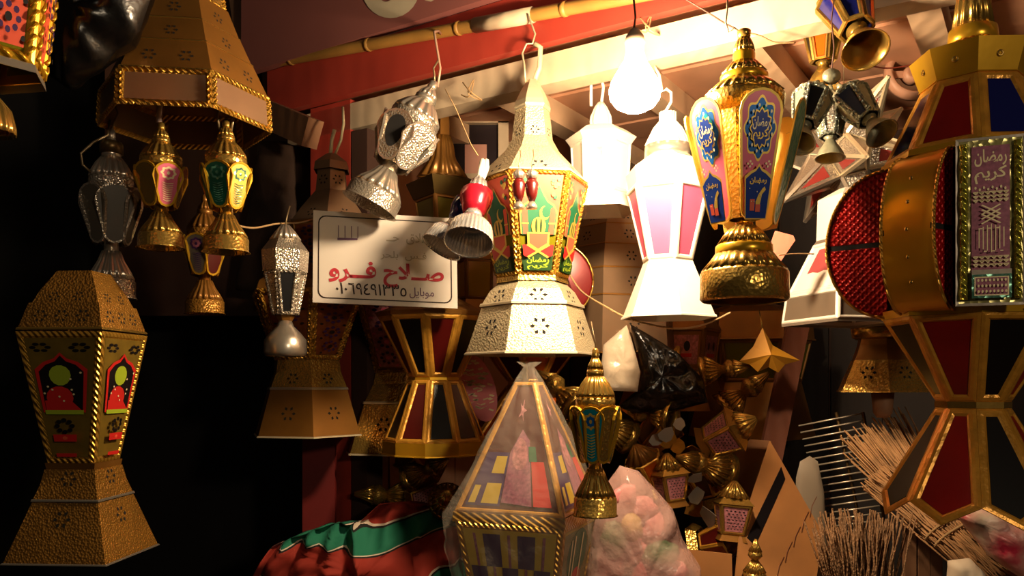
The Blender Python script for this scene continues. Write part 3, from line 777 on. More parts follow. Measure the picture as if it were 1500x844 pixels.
cup_lantern('cup_lantern', 'chrome lantern with a crimson body, tilted beside the white sign', 686, 356, 1.62, .9, (-28, 9, 0), mat('crimson enamel', '#a3182a', .3, .25), True)
cup_lantern('cup_lantern', 'chrome lantern with a dark blue body, its cup overlapping the white sign edge', 646, 363, 1.70, .78, (-12, 30, 0), BLUE_G, False)
b = MB(); b.tube([at(652, 130, 1.70), at(668, 160, 1.70), at(690, 212, 1.66), at(700, 228, 1.63)], .0012, 6); tagit(b.build('twine', ROPE), 'thin twine holding the crimson chrome lantern', 'twine')

# --- white sign
SG = [(459, 308), (668, 320), (670, 452), (458, 443)]; SY = 1.83
def sgp(u, v, o=0.0):   # u,v in 0..1, v down
    a, c, d, e = [at(x, y, SY + (0.05*(x - 560)/100 if False else 0)) for x, y in SG]
    return (a.lerp(c, u)).lerp(e.lerp(d, u), v) + Vector((0, -o, 0))
sign = thing('shop_sign', 'white shop sign with red Arabic name and black phone number', 'sign', at(565, 448, SY))
ofs = Vector(sign.location)
b = MB(); b.plate([sgp(u, v) - ofs for u, v in ((0, 0), (1, 0), (1, 1), (0, 1))], (0, -1, 0), .012); b.build('board', mat('white sign board', '#d9cfc4', 0, .35, var=.06, vscale=6), sign)
b = MB()
def rr(g, r):
    out = []
    for cx, cy, a0 in ((g+r, g*1.5+r*1.5, 180), (1-g-r, g*1.5+r*1.5, 270), (1-g-r, 1-g*1.5-r*1.5, 0), (g+r, 1-g*1.5-r*1.5, 90)):
        for k in range(5): a = R_(a0 + 22.5*k); out.append((cx + r*math.cos(a), cy + r*1.55*math.sin(a)))
    return out
o1, o2 = rr(.035, .05), rr(.043, .047); m = len(o1)
b.add([sgp(u, v, .0006) - ofs for u, v in o1 + o2], [(i, (i+1) % m, m+(i+1) % m, m+i) for i in range(m)])
b.build('border_line', mat('sign black', '#2a1a16', 0, .5), sign)
def sgtext(body, box, m, bold, name):
    vs_, fs_ = text_mesh(body, bold); b = MB()
    b.add([sgp(box[0] + (box[2]-box[0])*x, box[3] + (box[1]-box[3])*y, .0009) - ofs for x, y in vs_], fs_); b.build(name, m, sign)
SR = mat('sign red', '#b3303c', 0, .5); SGY = mat('sign grey', '#a59a86', 0, .5); SK = mat('sign black', '#2a1a16'); SP = mat('sign violet', '#6b4a66', 0, .5)
K = 0x0640
sgtext(ar(0xFEBB,K,K,0xFEFC,0xFEA1), (.49, .53, .91, .80), SR, .03, 'red_name')
sgtext(ar(0xFED3,K,K,0xFEAE,0xFEED), (.11, .53, .44, .77), SR, .03, 'red_name')
sgtext('\u0660\u0661\u0660\u0666\u0669\u0664\u0669\u0661\u0663\u0663\u0665', (.16, .765, .65, .895), SK, .008, 'phone_number')
sgtext(ar(0xFEE3,0xFEEE,0xFE91,0xFE8E,0xFEF3,0xFEDE), (.67, .79, .84, .91), SP, .005, 'small_word')
sgtext(ar(0xFEBB,0xFEFC,0xFED5,0x20,0x20,0xFEA3,K,K), (.51, .19, .83, .32), SGY, .01, 'faded_line')
sgtext(ar(0xFED3,K,0xFEB2,0x20,0x20,0xFE91,0xFEE0,0xFEA4,0xFEAE), (.47, .40, .79, .50), SGY, .01, 'faded_line')
b = MB()
for k in range(4): b.add([sgp(u, v, .0008) - ofs for u, v in ((.175 + .045*k, .15), (.18 + .045*k, .15), (.18 + .045*k, .28), (.175 + .045*k, .28))], [(0, 1, 2, 3)])
b.add([sgp(u, v, .0008) - ofs for u, v in ((.17, .285), (.31, .28), (.31, .30), (.17, .312))], [(0, 1, 2, 3)]); b.build('small_mark', SP, sign)

# --- lanterns under the sign
L = Lantern('printed_skirt_lantern', 'brass lantern with stepped skirt and rope edged panes under the left of the white sign', 450, 637, 2.02, 6, -24)
L.panes(430, 84, 528, 48, [BRASS_D], GOLD, 7, prints=[FLW], rope=True)
L.poly([(528, 50), (545, 52), (570, 62)], BRASS_E, 'upper_skirt', lip=3, lipmat=SILVER, flowers=[(1, .4, 9, (0,))]); L.poly([(571, 62), (637, 82)], BRASS_D, 'lower_skirt', lip=2, lipmat=PALE, flowers=[(0, .5, 11, (0,))])
L.poly([(390, 40), (418, 80), (430, 84)], BRASS_D, 'shoulder')
L = Lantern('printed_skirt_lantern', 'brass lantern with pink printed panes behind the red striped hourglass lantern', 588, 661, 2.22, 6, -22)
L.panes(440, 78, 546, 44, [BRASS_D], GOLD, 6, prints=[FLW2], rope=True)
L.poly([(546, 46), (562, 50), (590, 66)], BRASS_E, 'upper_skirt', lip=3, lipmat=PALE); L.poly([(591, 66), (661, 90)], BRASS_E, 'lower_skirt', lip=2, lipmat=PALE, flowers=[(0, .4, 11, (0,))])
L.poly([(405, 36), (428, 72), (440, 78)], BRASS_D, 'shoulder')
L = Lantern('hourglass_lantern', 'hourglass lantern of dark red and black glass strips in gold frames', 637, 664, 2.01, 10, 8)
L.panes(466, 82, 553, 38, [DRED_G, BLACK_G], GOLD_O, 8)
L.poly([(553, 39), (557, 39)], GOLD_S, 'waist')
L.panes(557, 39, 645, 74, [BLACK_G, DRED_G], GOLD_O, 7)
L.poly([(645, 76), (664, 76)], GOLD_S, 'base_band', lip=2)
L.poly([(450, 60), (460, 86), (466, 84)], BRASS_D, 'top_band')
L.lathe([(380, 6), (400, 14), (430, 20), (452, 60)], BRASS_D, 'cap', 14, .05)
# --- the red one under the middle lantern
L = Lantern('orange_hourglass_lantern', 'orange and red glass hourglass lantern showing under the big middle lantern', 776, 640, 2.22, 8, 12)
L.panes(505, 74, 560, 32, [ORANGE_G, DRED_G], GOLD_O, 6)
L.poly([(560, 33), (564, 33)], GOLD_S, 'waist')
L.panes(564, 33, 640, 92, [RED_G, ORANGE_G], GOLD_O, 7)

# --- big right lantern
L = Lantern('giant_lantern', 'giant gold lantern with red and blue glass and bulging red drums at the right', 1425, 745, 1.35, 8, 27.5)
L.lathe([(-40, 14), (5, 22), (44, 27)], BRASS, 'spire', 14, .06); L.lathe([(42, 27), (44, 32), (64, 34), (66, 32)], GOLD_S, 'spire_ring')
L.lathe([(64, 32), (90, 56)], mat('copper foil', '#c9702e', .85, .3), 'fluted_collar', 20, .05)
L.poly([(84, 84), (128, 70)], GOLD_S, 'crown_band', lip=2)
cb = MB()
z0_, r0_ = L.z(84), 84*L.sc; z1_, r1_ = L.z(128), 70*L.sc
w_, y_, zz_ = L.facept(z0_, r0_, z1_, r1_, 8, .5)
cb.lathe([(0, 4.6*L.sc), (0.0015, 4.6*L.sc), (0.0015, 2.4*L.sc), (0, 2.4*L.sc)], seg=12); MX = Matrix.Rotation(R_(90), 4, 'X')
cb.v = [tuple(Vector((0, y_ - .0005, zz_)) + (MX @ Vector(v))) for v in cb.v]; cm = cb.mesh('stud', BRASS)
for k in range(8): link('stud', cm, L.root, L.rot + k*math.pi/4)
L.panes(128, 68, 236, 120, [BLUE_G, RED_G, mat('dark blue glass', '#0c0e33', 0, .1), RED_G], GOLD_O, 13, deep=2)
L.poly([(232, 122), (241, 124)], GOLD_S, 'upper_ring'); L.poly([(241, 112), (456, 112)], DRED_G, 'drum', thick=.002)
L.poly([(454, 124), (466, 122)], GOLD_S, 'lower_ring')
L.panes(466, 120, 588, 48, [BLACK_G, RED_G], GOLD_O, 12, deep=2)
L.poly([(588, 50), (597, 50)], BRASS, 'waist')
L.panes(597, 48, 728, 122, [BLACK_G, RED_G], GOLD_O, 13, vee=30, deep=2)
s_ = L.sc
def half_wheel(phi, th, r_in, bulge, y0=240, y1=462):
    zc, hz = L.z((y0+y1)/2), (y1-y0)/2*s_; hw = th*s_/2
    K = 18; prof = []
    for i in range(K+1):
        a = -math.pi/2 + math.pi*i/K; prof.append((-(r_in + bulge*math.cos(a))*s_, zc + hz*math.sin(a)))
    rb = MB(); vs_ = []; fs_ = []
    for sx in (-1, 1):
        for y, z in prof: vs_.append((sx*hw, y, z))
    for i in range(K): fs_.append((i, i+1, K+1+i+1, K+1+i))
    rb.add(vs_, fs_, 0, True)
    ro = rb.build('drum_rim', GOLD_S, L.root, R_(phi))
    eb = MB()
    for sx in (-1, 1): eb.tube([(sx*hw, y, z) for y, z in prof], 2.4*s_, 6)
    eb.build('rim_bead', GOLD, ro)
    for i in range(5):
        db = MB(); db.ellipsoid((0, prof[5 + 2*i][0] - .0005, prof[5 + 2*i][1]), (3*s_, 1.5*s_, 3*s_), 8, 5); db.build('rivet', BRASS, ro)
    for sx in (-1, 1):
        up = [p for p in prof if p[1] >= zc + 4*s_]; dn = [p for p in prof if p[1] <= zc - 4*s_]
        for part, edge in ((up, zc + 4*s_), (dn, zc - 4*s_)):
            fb = MB(); pts = [(sx*hw*.94, y*.985, z) for y, z in part]
            pts = ([pts[-1], (sx*hw*.94, -r_in*s_, pts[-1][2])] if False else []) + pts
            yo = part[0][0] if part is up else part[-1][0]
            loop = pts + ([(sx*hw*.94, -r_in*s_, edge), (sx*hw*.94, yo*.985, edge)] if part is up else [(sx*hw*.94, yo*.985, edge), (sx*hw*.94, -r_in*s_, edge)])
            if part is not up: loop = pts + [(sx*hw*.94, yo*.985, edge), (sx*hw*.94, -r_in*s_, edge)]
            fb.plate(loop, (sx, 0, 0), .001); fb.build('red_cheek', RED_EMB, L.root, R_(phi))
        bb = MB(); bb.bar((sx*hw*.93, -r_in*s_, zc), (sx*hw*.93, -(r_in + bulge)*s_*.99, zc), 2, 2) if False else bb.box((sx*hw*.90, -(r_in + bulge/2)*s_, zc), (.002, bulge*s_, 8*s_)); bb.build('dark_gap', BLACK, L.root, R_(phi))
for ph, th, bu in ((-96, 66, 86), (-30, 78, 46), (52, 80, 46), (130, 80, 46), (195, 80, 46)): half_wheel(ph, th, 112, bu)
# framed printed plaque on the drum
L.petals(240, 140, 460, 140, 80, 80, (mat('pale gold foil', '#b8b070', .5, .3, 'cells', 90, .6, .25, 40),), SILVER, 1, 8, None, t=3, flat=True)
pl = [o for o in L.root.children if o.name.startswith('panel') and 'rim' not in o.name][-1]
pb2 = MB(); 
for sx in (-1, 1): pb2.tube([(sx*31*s_, -146*s_ + 1.2*s_*math.sin(i), L.z(248 + i*6.8)) for i in range(31)], 5.0*s_, 6)
pb2.build('rope_trim', mat('lime gold foil', '#c7c24a', .75, .25, 'rope', 40, 1.0), L.root, R_(8))
km = print_mesh(KNOT, lambda u, v, o: Vector((u*23*s_, -144*s_ - o, L.z(248 + 205*v)))); link('printed_design', km, pl)

# --- brass bell lantern under it
L = Lantern('bell_skirt_lantern', 'brass lantern with a flared bell skirt hanging in the dark beside the giant lantern', 1293, 574, 1.9, 6, -22)
L.lathe([(474, 40), (478, 44), (494, 42), (498, 36)], BRASS, 'collar'); L.poly([(496, 36), (506, 38), (528, 46)], BRASS_D, 'shoulder')
L.poly([(528, 47), (574, 68)], BRASS_E, 'skirt', lip=2, flowers=[(0, .4, 11, (0,))]); L.poly([(420, 20), (474, 36)], BRASS_D, 'body')
L.lathe([(574, 16), (605, 13), (612, 8)], PLANK_P, 'wooden_peg')
# --- white and red lantern
L = Lantern('white_red_lantern', 'white tin lantern with dusty red panes half hidden by the giant lantern', 1240, 476, 1.75, 4, 38)
L.poly([(290, 40), (350, 42)], WHITE_M, 'box'); L.poly([(350, 42), (356, 46)], SILVER, 'ring')
L.panes(356, 46, 430, 84, [WHITE_M], WHITE_M, 6, prints=[[(mat('dusty red print', '#8f3f3f', 0, .4), [(-.45, .06), (.4, .06), (.55, .62), (.3, .60), (0, .64), (-.3, .60), (-.6, .62)])]])
L.panes(430, 86, 472, 92, [mat('mirror taupe', '#8a7a68', .6, .3)], WHITE_M, 5); L.poly([(472, 92), (476, 92)], SILVER, 'base_rim')
L.poly([(276, 10), (290, 40)], WHITE_M, 'lid')

# --- star lantern
ST = at(1236, 226, 1.95); sk = 1.95/F
star = thing('star_lantern', 'many pointed silver star lantern with red panes behind the pewter lanterns', 'lantern', ST + Vector((0, 0, -95*sk)))
cen = Vector((0, 0, 95*sk)); ph_ = (1 + 5**.5)/2
dirs = []
for a_ in (-1, 1):
    for c_ in (-ph_, ph_): dirs += [Vector((0, a_, c_)), Vector((a_, c_, 0)), Vector((c_, 0, a_))]
MR = Matrix.Rotation(R_(17), 3, 'X') @ Matrix.Rotation(R_(24), 3, 'Z')
dirs = [(MR @ d).normalized() for d in dirs]
for i, d in enumerate(dirs):
    t1 = d.orthogonal().normalized(); nb = sorted(dirs, key=lambda e: -e.dot(d))[1:6]
    ring = []
    nb = sorted(nb, key=lambda e: math.atan2(e.dot(d.cross(t1)), e.dot(t1)))
    for j in range(5): ring.append((d + nb[j] + nb[(j+1) % 5]).normalized()*50*sk + cen)
    ap = d*122*sk + cen; fb = MB()
    for j in range(5):
        fb.bar(ring[j], ap, 5*sk, 4*sk, d); fb.bar(ring[j], ring[(j+1) % 5], 5*sk, 4*sk, d)
    fb.build('point_frame', PALE if i % 2 else SILVER, star)
    for j in range(5):
        p, q = ring[j], ring[(j+1) % 5]; c_ = (p + q + ap)/3; nn = (q - p).cross(ap - p).normalized()
        if nn.dot(d) < 0: nn = -nn
        pb3 = MB(); pb3.plate([c_ + (x - c_)*.9 for x in (p, q, ap)], nn, .0015); po = pb3.build('pane', SILVER_E, star)
        if (i + j) % 2 == 0:
            pr = MB(); pr.plate([c_ + (x - c_)*.5 + nn*.001 for x in (p, q, ap)], nn, .0008); pr.build('red_inlay', mat('dusty red glass', '#9a3a34', .1, .25), po)
b = MB(); b.tube([cen + Vector((0, 0, 100*sk)), cen + Vector((0, 0, 220*sk))], .0012, 6); b.build('hanging_wire', WIRE, star)

# --- pewter, orange and blue lanterns at the upper right
def pewter(px, pyb, Y, k, tilt, label, body, pane, group, rot=0, rimm=None, hk=True):
    L = Lantern('bell_foot_lantern', label, px, pyb, Y, 6, rot, tilt, group, k=k)
    y = lambda v: pyb - v
    L.lathe([(y(38), 10), (y(30), 14), (y(22), 20), (y(8), 27), (y(2), 29), (y(0), 31)], body, 'bell_foot', thick=.0012)
    L.lathe([(y(46), 14), (y(42), 9), (y(38), 10)], body, 'neck')
    L.panes(y(120), 38, y(46), 22, pane, rimm or body, 6, deep=3)
    L.lathe([(y(150), 8), (y(140), 18), (y(128), 32), (y(120), 36)], body, 'dome', 16, .04)
    L.lathe([(y(164), 4), (y(150), 8)], body, 'tip')
    return L
G1 = 'bell-footed lanterns at the upper right'
L = pewter(1206, 128, 1.62, .8, (0, 0, 0), 'brass lantern with glowing orange glass at the upper right', BRASS, [ORANGE_G, OLIVE_G, BLACK_G], G1, -12)
L = pewter(1268, 74, 1.42, 1.12, (-32, -16, 0), 'brass lantern with deep blue glass tilted at the top edge', BRASS, [BLUE_G], G1, 5)
pewt = mat('pewter jewel rim', '#7f8478', .7, .35, 'cells', 160, 1.0)
pewter(1170, 210, 1.40, .8, (-30, 14, 0), 'small greenish pewter lantern, left of the cluster of three', VERDI, [BLACK_G, VERDI], G1, 10, pewt)
pewter(1292, 196, 1.42, .8, (-26, -32, 0), 'small bluish pewter lantern with copper foot, right of the cluster of three', VERDI, [mat('pewter blue glass', '#3b3f55', .3, .2), VERDI], G1, -10, pewt)
pewter(1216, 232, 1.50, .7, (-8, 0, 0), 'small pewter lantern hanging lowest, in the middle of the cluster of three', VERDI, [SILVER_E, VERDI], G1, 0, pewt)
b = MB(); b.ellipsoid((0, 0, 0), (14*1.4/F, 10*1.4/F, 12*1.4/F)); o = b.build('pewter_knob', VERDI); o.location = at(1218, 112, 1.42); tagit(o, 'round pewter knob joining the cluster of three lanterns', 'knob')
b = MB(); b.tube([at(1218, 104, 1.42), at(1222, 70, 1.42), at(1218, 30, 1.44), at(1224, -20, 1.46)], .0012, 6); tagit(b.build('dark_wire', mat('brown cord', '#4a2a1c')), 'dark wire holding the pewter cluster', 'wire')

# ================================================================ goods on and around the display table
b = MB(); sbox(b, -0.60, 1.5, -0.42, 1.05, -0.61, -0.571)
tb = thing('display_table', 'dark wooden table under the heaped goods', 'table', S(0.25, 0.3, -1.5))
inv = Matrix.Translation(-Vector(tb.location)); b.v = [tuple(inv @ Vector(v)) for v in b.v]; b.build('table_top', PLANKM, tb)
for u in (-.54, 1.4):
    for v in (-.34, .95):
        b = MB(); sbox(b, u - .03, u + .03, v - .03, v + .03, -1.5, -.61); b.v = [tuple(inv @ Vector(q)) for q in b.v]; b.build('leg', PLANKM, tb)

def resample(poly, step):
    out = []
    n = len(poly)
    for i in range(n):
        p, q = Vector(poly[i]), Vector(poly[(i+1) % n]); c = max(1, int((q - p).length/step))
        for k in range(c): out.append(tuple(p.lerp(q, k/c)))
    return out
def pillow(poly, Y, depth, nz=0.0, nf=30.0, rings=7, lean=0.0, step=9, back=True, fold=0.0):
    """rounded body whose outline, seen from the front, is the given one; it bulges by depth"""
    pts = resample(poly, step); n = len(pts)
    cx = sum(p[0] for p in pts)/n; cy = sum(p[1] for p in pts)/n
    b = MB(); vs_ = []; fs_ = []
    for side in ((-1, 1) if back else (-1,)):
        k0 = len(vs_)
        for r in range(rings):
            t = r/rings; s = math.cos(t*math.pi/2)**.8; dd = depth*math.sin(t*math.pi/2)
            for p in pts:
                q = (cx + (p[0]-cx)*s, cy + (p[1]-cy)*s)
                w = at(q[0], q[1], Y); w.y += side*dd + lean*(q[1]-cy)
                if nz and r: 
                    f = noise.noise(Vector((w.x*nf, w.z*nf, side*3.0))) + .5*noise.noise(Vector((w.x*nf*2.3, w.z*nf*2.3, 7)))
                    w.y += nz*f*min(1.0, r/2.0)
                    if fold: w.y += fold*abs(math.sin(q[0]*.07 + 2*noise.noise(Vector((q[0]*.01, q[1]*.012, 0)))))*side*-1
                vs_.append(w)
        c = at(cx, cy, Y); c.y += side*depth; vs_.append(c); ci = len(vs_)-1
        for r in range(rings-1):
            for i in range(n):
                j = (i+1) % n; fs_.append((k0+r*n+i, k0+r*n+j, k0+(r+1)*n+j, k0+(r+1)*n+i))
        for i in range(n): fs_.append((k0+(rings-1)*n+i, k0+(rings-1)*n+(i+1) % n, ci))
    b.add(vs_, fs_, 0, True)
    return b
def solo(b, name, m, label, cat, group=None):
    # recentre the mesh on its base
    xs = [v[0] for v in b.v]; ys = [v[1] for v in b.v]; zs = [v[2] for v in b.v]
    o0 = Vector(((min(xs)+max(xs))/2, (min(ys)+max(ys))/2, min(zs)))
    b.v = [tuple(Vector(v) - o0) for v in b.v]
    o = b.build(name, m, None, 0, o0); return tagit(o, label, cat, group)

PLASTIC = mat('clear crinkled plastic', '#d8cdbb', 0, 0.12, 'noise', 45, 1.0, alpha=0.15)
PLASTIC_W = mat('milky plastic', '#cdb9a0', 0, 0.25, 'noise', 40, 0.8, alpha=0.75)
PLASTIC_P = mat('pinkish clear plastic', '#e6b9ae', 0, 0.15, 'noise', 45, 1.0, alpha=0.42)
PLASTIC_B = mat('black plastic', '#17110d', 0, 0.22, 'noise', 35, 0.8)

# --- plastic wrapped lantern
L = Lantern('wrapped_lantern', 'large lantern with purple and yellow checks wrapped in clear plastic, bottom middle', 775, 968, 1.66, 4, -21)
CARDP = [(DRED_G, rect(-.95, .02, .95, .5)), (ROSE_P, ell(.1, .2, .18, .07, 10, 5, .5)), (PURPLE_P, rect(-.95, .55, -.2, .98)), (YELLOW_P, rect(-.6, .58, -.25, .72)), (YELLOW_P, rect(-.62, .80, -.25, .96)), (YELLOW_P, rect(-.9, .82, -.75, .96)),
         (MAUVE_P, [(-.18, .55), (.2, .36), (.5, .45), (.48, .97), (-.18, .95)]), (ROSE_P, ell(.16, .56, .26, .13)), (RED_P, rect(.52, .62, .9, .97)), (GREEN_P, rect(.45, .5, .7, .62))]
L.panes(560, 22, 742, 115, [DRED_G], GOLD_O, 7, prints=[CARDP])
L.poly([(742, 118), (756, 118)], GOLD, 'band')
BOTP = [(OLIVE_G, rect(-.97, .02, .97, .98)), (GREEN_P, ell(0, .22, .7, .2)), (RED_P, ell(.1, .45, .45, .14)), (PINK_P, ell(-.2, .66, .4, .1)), (CREAM_P, rect(-.5, .08, -.42, .4)), (CREAM_P, rect(-.3, .06, -.22, .4)), (CREAM_P, rect(.2, .06, .28, .4))]
L.panes(756, 114, 968, 68, [YELLOW_P], GOLD, 9, prints=[CHK, BOTP])
w = MB(); prof = [(530, 20), (538, 9), (545, 14), (556, 22), (580, 36), (620, 58), (670, 85), (715, 110), (745, 126), (762, 126), (800, 122), (850, 112), (900, 100), (966, 82)]
pr2 = []
for i in range(len(prof)-1):
    for k in range(4): pr2.append((prof[i][0] + (prof[i+1][0]-prof[i][0])*k/4, prof[i][1] + (prof[i+1][1]-prof[i][1])*k/4))
prof = pr2 + [prof[-1]]; vs_ = []; fs_ = []; SEG = 72
for y, r in prof:
    for k in range(SEG):
        a = 2*math.pi*k/SEG; sq = 1/max(abs(math.cos((a - R_(24)) % (math.pi/2) - math.pi/4)), .2)/1.414*1.02
        rr_ = r*sq*L.sc*(1.03 + .10*noise.noise(Vector((math.cos(a)*4, math.sin(a)*4, y*.022))) + .05*noise.noise(Vector((math.cos(a)*9, math.sin(a)*9, y*.05))))
        vs_.append((rr_*math.sin(a), -rr_*math.cos(a), L.z(y)))
for i in range(len(prof)-1):
    for k in range(SEG): fs_.append((i*SEG+k, i*SEG+(k+1) % SEG, (i+1)*SEG+(k+1) % SEG, (i+1)*SEG+k))
w.add(vs_, fs_, 0, True); w.build('plastic_wrap', PLASTIC, L.root)

# --- pink sweets bag
bag = [(908, 682), (935, 690), (965, 722), (985, 745), (1000, 790), (1026, 830), (1030, 950), (870, 950), (858, 860), (862, 780), (880, 720)]
pbag = solo(pillow(bag, 1.72, .07, .012, 22), 'plastic_bag', PLASTIC_P, 'clear pinkish plastic bag of sweets right of the wrapped lantern', 'bag')
CANDY = [mat('pink sweets', '#e08a8a', 0, .5, 'noise', 60, .6, .3, 30), mat('green sweets', '#4a7a4c', 0, .5, 'noise', 60, .6, .4, 30), mat('yellow sweets', '#d8b56a', 0, .5, 'noise', 60, .6, .2, 30), mat('rose sweets', '#c04a52', 0, .5, 'noise', 60, .6, .2, 30)]
for k, (x, y, r, c) in enumerate(((912, 728, 24, 0), (938, 745, 26, 0), (925, 772, 22, 2), (958, 775, 26, 0), (900, 790, 28, 1), (935, 808, 24, 0), (968, 812, 28, 1), (895, 830, 26, 3), (985, 845, 26, 0), (945, 845, 30, 3), (910, 870, 26, 1))):
    b = MB(); b.ellipsoid((0, 0, 0), (r*1.72/F, .018, r*1.25/F), 18, 12)
    b.v = [tuple(Vector(v)*(1 + .18*noise.noise(Vector(v)*60 + Vector((k*3.1, 0, 0))))) for v in b.v]; o = b.build('sweet_packet', CANDY[c]); o.location = at(x, y, 1.70 + .022*(k % 2)); o.rotation_euler = (random.uniform(-.5, .5), random.uniform(-1.5, 1.5), random.uniform(-.6, .6))
    tagit(o, 'small wrapped sweet packet inside the pinkish bag', 'sweets', 'sweets in the pinkish bag')

# --- folded red and green appliqué cloth
cm_ = bpy.data.materials.new('red and green banded cloth'); cm_.use_nodes = True
N = cm_.node_tree.nodes; Lk = cm_.node_tree.links; bs = N['Principled BSDF']; bs.inputs['Roughness'].default_value = .85
tc = N.new('ShaderNodeTexCoord'); mp = N.new('ShaderNodeMapping'); mp.inputs['Rotation'].default_value = (0, R_(-80), 0)
wv = N.new('ShaderNodeTexWave'); wv.wave_profile = 'SAW'; wv.inputs['Scale'].default_value = 1.9; wv.inputs['Distortion'].default_value = 4.2; wv.inputs['Detail'].default_value = 1; wv.inputs['Detail Scale'].default_value = 1.6
cr = N.new('ShaderNodeValToRGB'); cr.color_ramp.interpolation = 'CONSTANT'
els = cr.color_ramp.elements; els[0].position = 0; els[0].color = lin('#8e2413'); els[1].position = .48; els[1].color = lin('#c9b8a4')
for p_, c_ in ((.505, '#0f0b0a'), (.535, '#10684e'), (.90, '#c9b8a4'), (.92, '#0f0b0a'), (.95, '#8e2413')):
    e = els.new(p_); e.color = lin(c_)
Lk.new(tc.outputs['Object'], mp.inputs['Vector']); Lk.new(mp.outputs['Vector'], wv.inputs['Vector']); Lk.new(wv.outputs['Fac'], cr.inputs['Fac']); Lk.new(cr.outputs['Color'], bs.inputs['Base Color'])
cl = [(372, 845), (400, 800), (440, 782), (480, 768), (530, 762), (556, 738), (600, 734), (650, 744), (672, 770), (684, 850), (684, 900), (370, 900)]
solo(pillow(cl, 2.02, .10, .055, 10, rings=14, step=6, fold=.045), 'folded_cloth', cm_, 'heap of folded red cloth with green bands at the bottom', 'cloth')
# dark red board behind the cloth with a blue top
bd = thing('red_board', 'dark red upright board with a blue top edge behind the folded cloth', 'board', at(468, 800, 2.16))
b = MB(); b.box((0, 0, .15), (.085, .02, .30)); b.build('board', mat('dark red paint', '#6e1512', 0, .6, var=.3), bd)
b = MB(); b.box((.012, -.004, .304), (.12, .03, .012)); b.build('top_edge', mat('blue edge', '#3a4a86', 0, .5), bd)

# --- small lanterns tumbled in heaps
def mini(px, py, Y, k, tilt, label, group, kind=0, rot=20):
    L = Lantern('small_lantern', label, px, py, Y, 4, rot, tilt, group, k=k); y = lambda v: py - v
    if kind == 0:
        L.poly([(y(10), 24), (y(0), 30)], BRASS_D, 'base'); L.panes(y(56), 34, y(10), 24, [ROSE_P], BRASS, 5, prints=[FILI], deep=2)
        L.poly([(y(66), 26), (y(56), 38)], BRASS, 'shoulder'); L.lathe([(y(92), 4), (y(82), 12), (y(66), 24)], BRASS, 'cap', 14, .07)
    elif kind == 1:
        L.lathe([(y(12), 26), (y(0), 30)], BRASS, 'foot', thick=.001); L.lathe([(y(40), 8), (y(28), 17), (y(12), 26)], BRASS, 'fluted_dome', 20, .09)
        L.lathe([(y(62), 16), (y(52), 18), (y(40), 8)], BRASS_E, 'body', seg=10); L.lathe([(y(92), 3), (y(76), 9), (y(62), 16)], BRASS, 'cap', 14, .07)
    else:
        L.poly([(y(14), 30), (y(0), 40)], BRASS_E, 'skirt', n=6); L.panes(y(58), 32, y(14), 22, [ORANGE_G, DRED_G], GOLD_O, 4, n=6); L.lathe([(y(84), 4), (y(58), 28)], BRASS_D, 'cap', 12, .06)
    return L
G2 = 'small lanterns heaped at the right'; G3 = 'small lanterns heaped behind the cloth'
ORD = ['pinkish filigree lantern lying on its side at the top of the heap', 'pinkish filigree lantern upright near the carton flap', 'pinkish filigree lantern beside the sweets bag', 'fluted brass lantern showing its fan shaped dome below the black bag',
       'fluted brass lantern with fan dome right of the black bag', 'fluted brass lantern with fan dome against the carton', 'orange glass lantern in the middle of the heap', 'small fluted brass lantern at the bottom of the carton', 'small brass lantern behind the hanging teal paneled lantern, upper', 'small brass lantern low behind the heap']
mini(1028, 652, 1.98, .95, (10, 62, 0), ORD[0], G2, 0, 30); mini(1070, 792, 1.86, .95, (-6, 4, 0), ORD[1], G2, 0, 12); mini(985, 742, 1.90, .85, (0, -6, 0), ORD[2], G2, 0, 30)
mini(985, 612, 2.02, .9, (-20, -80, 0), ORD[3], G2, 1); mini(1024, 545, 2.1, .8, (0, 84, 0), ORD[4], G2, 1); mini(1062, 690, 1.98, 1.0, (40, -70, 0), ORD[5], G2, 1)
mini(960, 715, 1.96, .9, (20, -24, 0), ORD[6], G2, 2); mini(1105, 845, 1.72, .6, (0, 2, 0), ORD[7], G2, 1); mini(850, 600, 2.0, 1.1, (-30, -50, 0), ORD[8], G2, 1); mini(940, 660, 2.18, 1.0, (20, 40, 0), ORD[9], G2, 2)
for k, (x, y, Y, s_k, t, kd, lb) in enumerate(((1000, 700, 2.13, .85, (50, 30, 0), 2, 'amber lantern half buried under the filigree lantern'), (920, 640, 2.1, .9, (30, -60, 0), 1, 'fluted lantern half hidden behind the brass hanging lantern'),
        (1020, 800, 1.94, .9, (20, 70, 0), 2, 'amber lantern lying at the foot of the heap'), (1045, 735, 2.04, .9, (10, -20, 0), 2, 'dark amber lantern deep inside the carton'), (965, 585, 2.2, .9, (0, 20, 0), 1, 'fluted lantern behind the black bag'), (1060, 600, 2.2, .9, (0, 50, 0), 1, 'fluted lantern beside the brown board'), (1000, 830, 1.8, .7, (0, -70, 0), 1, 'small fluted lantern at the bag corner'))):
    mini(x, y, Y, s_k, t, lb, G2, kd, 15*k)
for k, (x, y, Y, s_k, t, kd, lb) in enumerate(((603, 728, 2.14, .9, (0, -86, 0), 1, 'brass lantern lying on its side, leftmost of the heap behind the cloth'), (655, 735, 2.0, .95, (74, 0, 0), 1, 'fluted brass lantern pointing its dome forward behind the cloth'), (600, 702, 2.12, .8, (30, 60, 0), 1, 'brass lantern lying across the heap behind the cloth'), (628, 700, 2.24, .85, (20, -40, 0), 2, 'amber lantern at the top of the heap behind the cloth'), (596, 742, 2.1, .8, (0, 80, 0), 0, 'filigree lantern low in the heap behind the cloth'))):
    mini(x, y, Y, s_k, t, lb, G3, kd, 15*k)
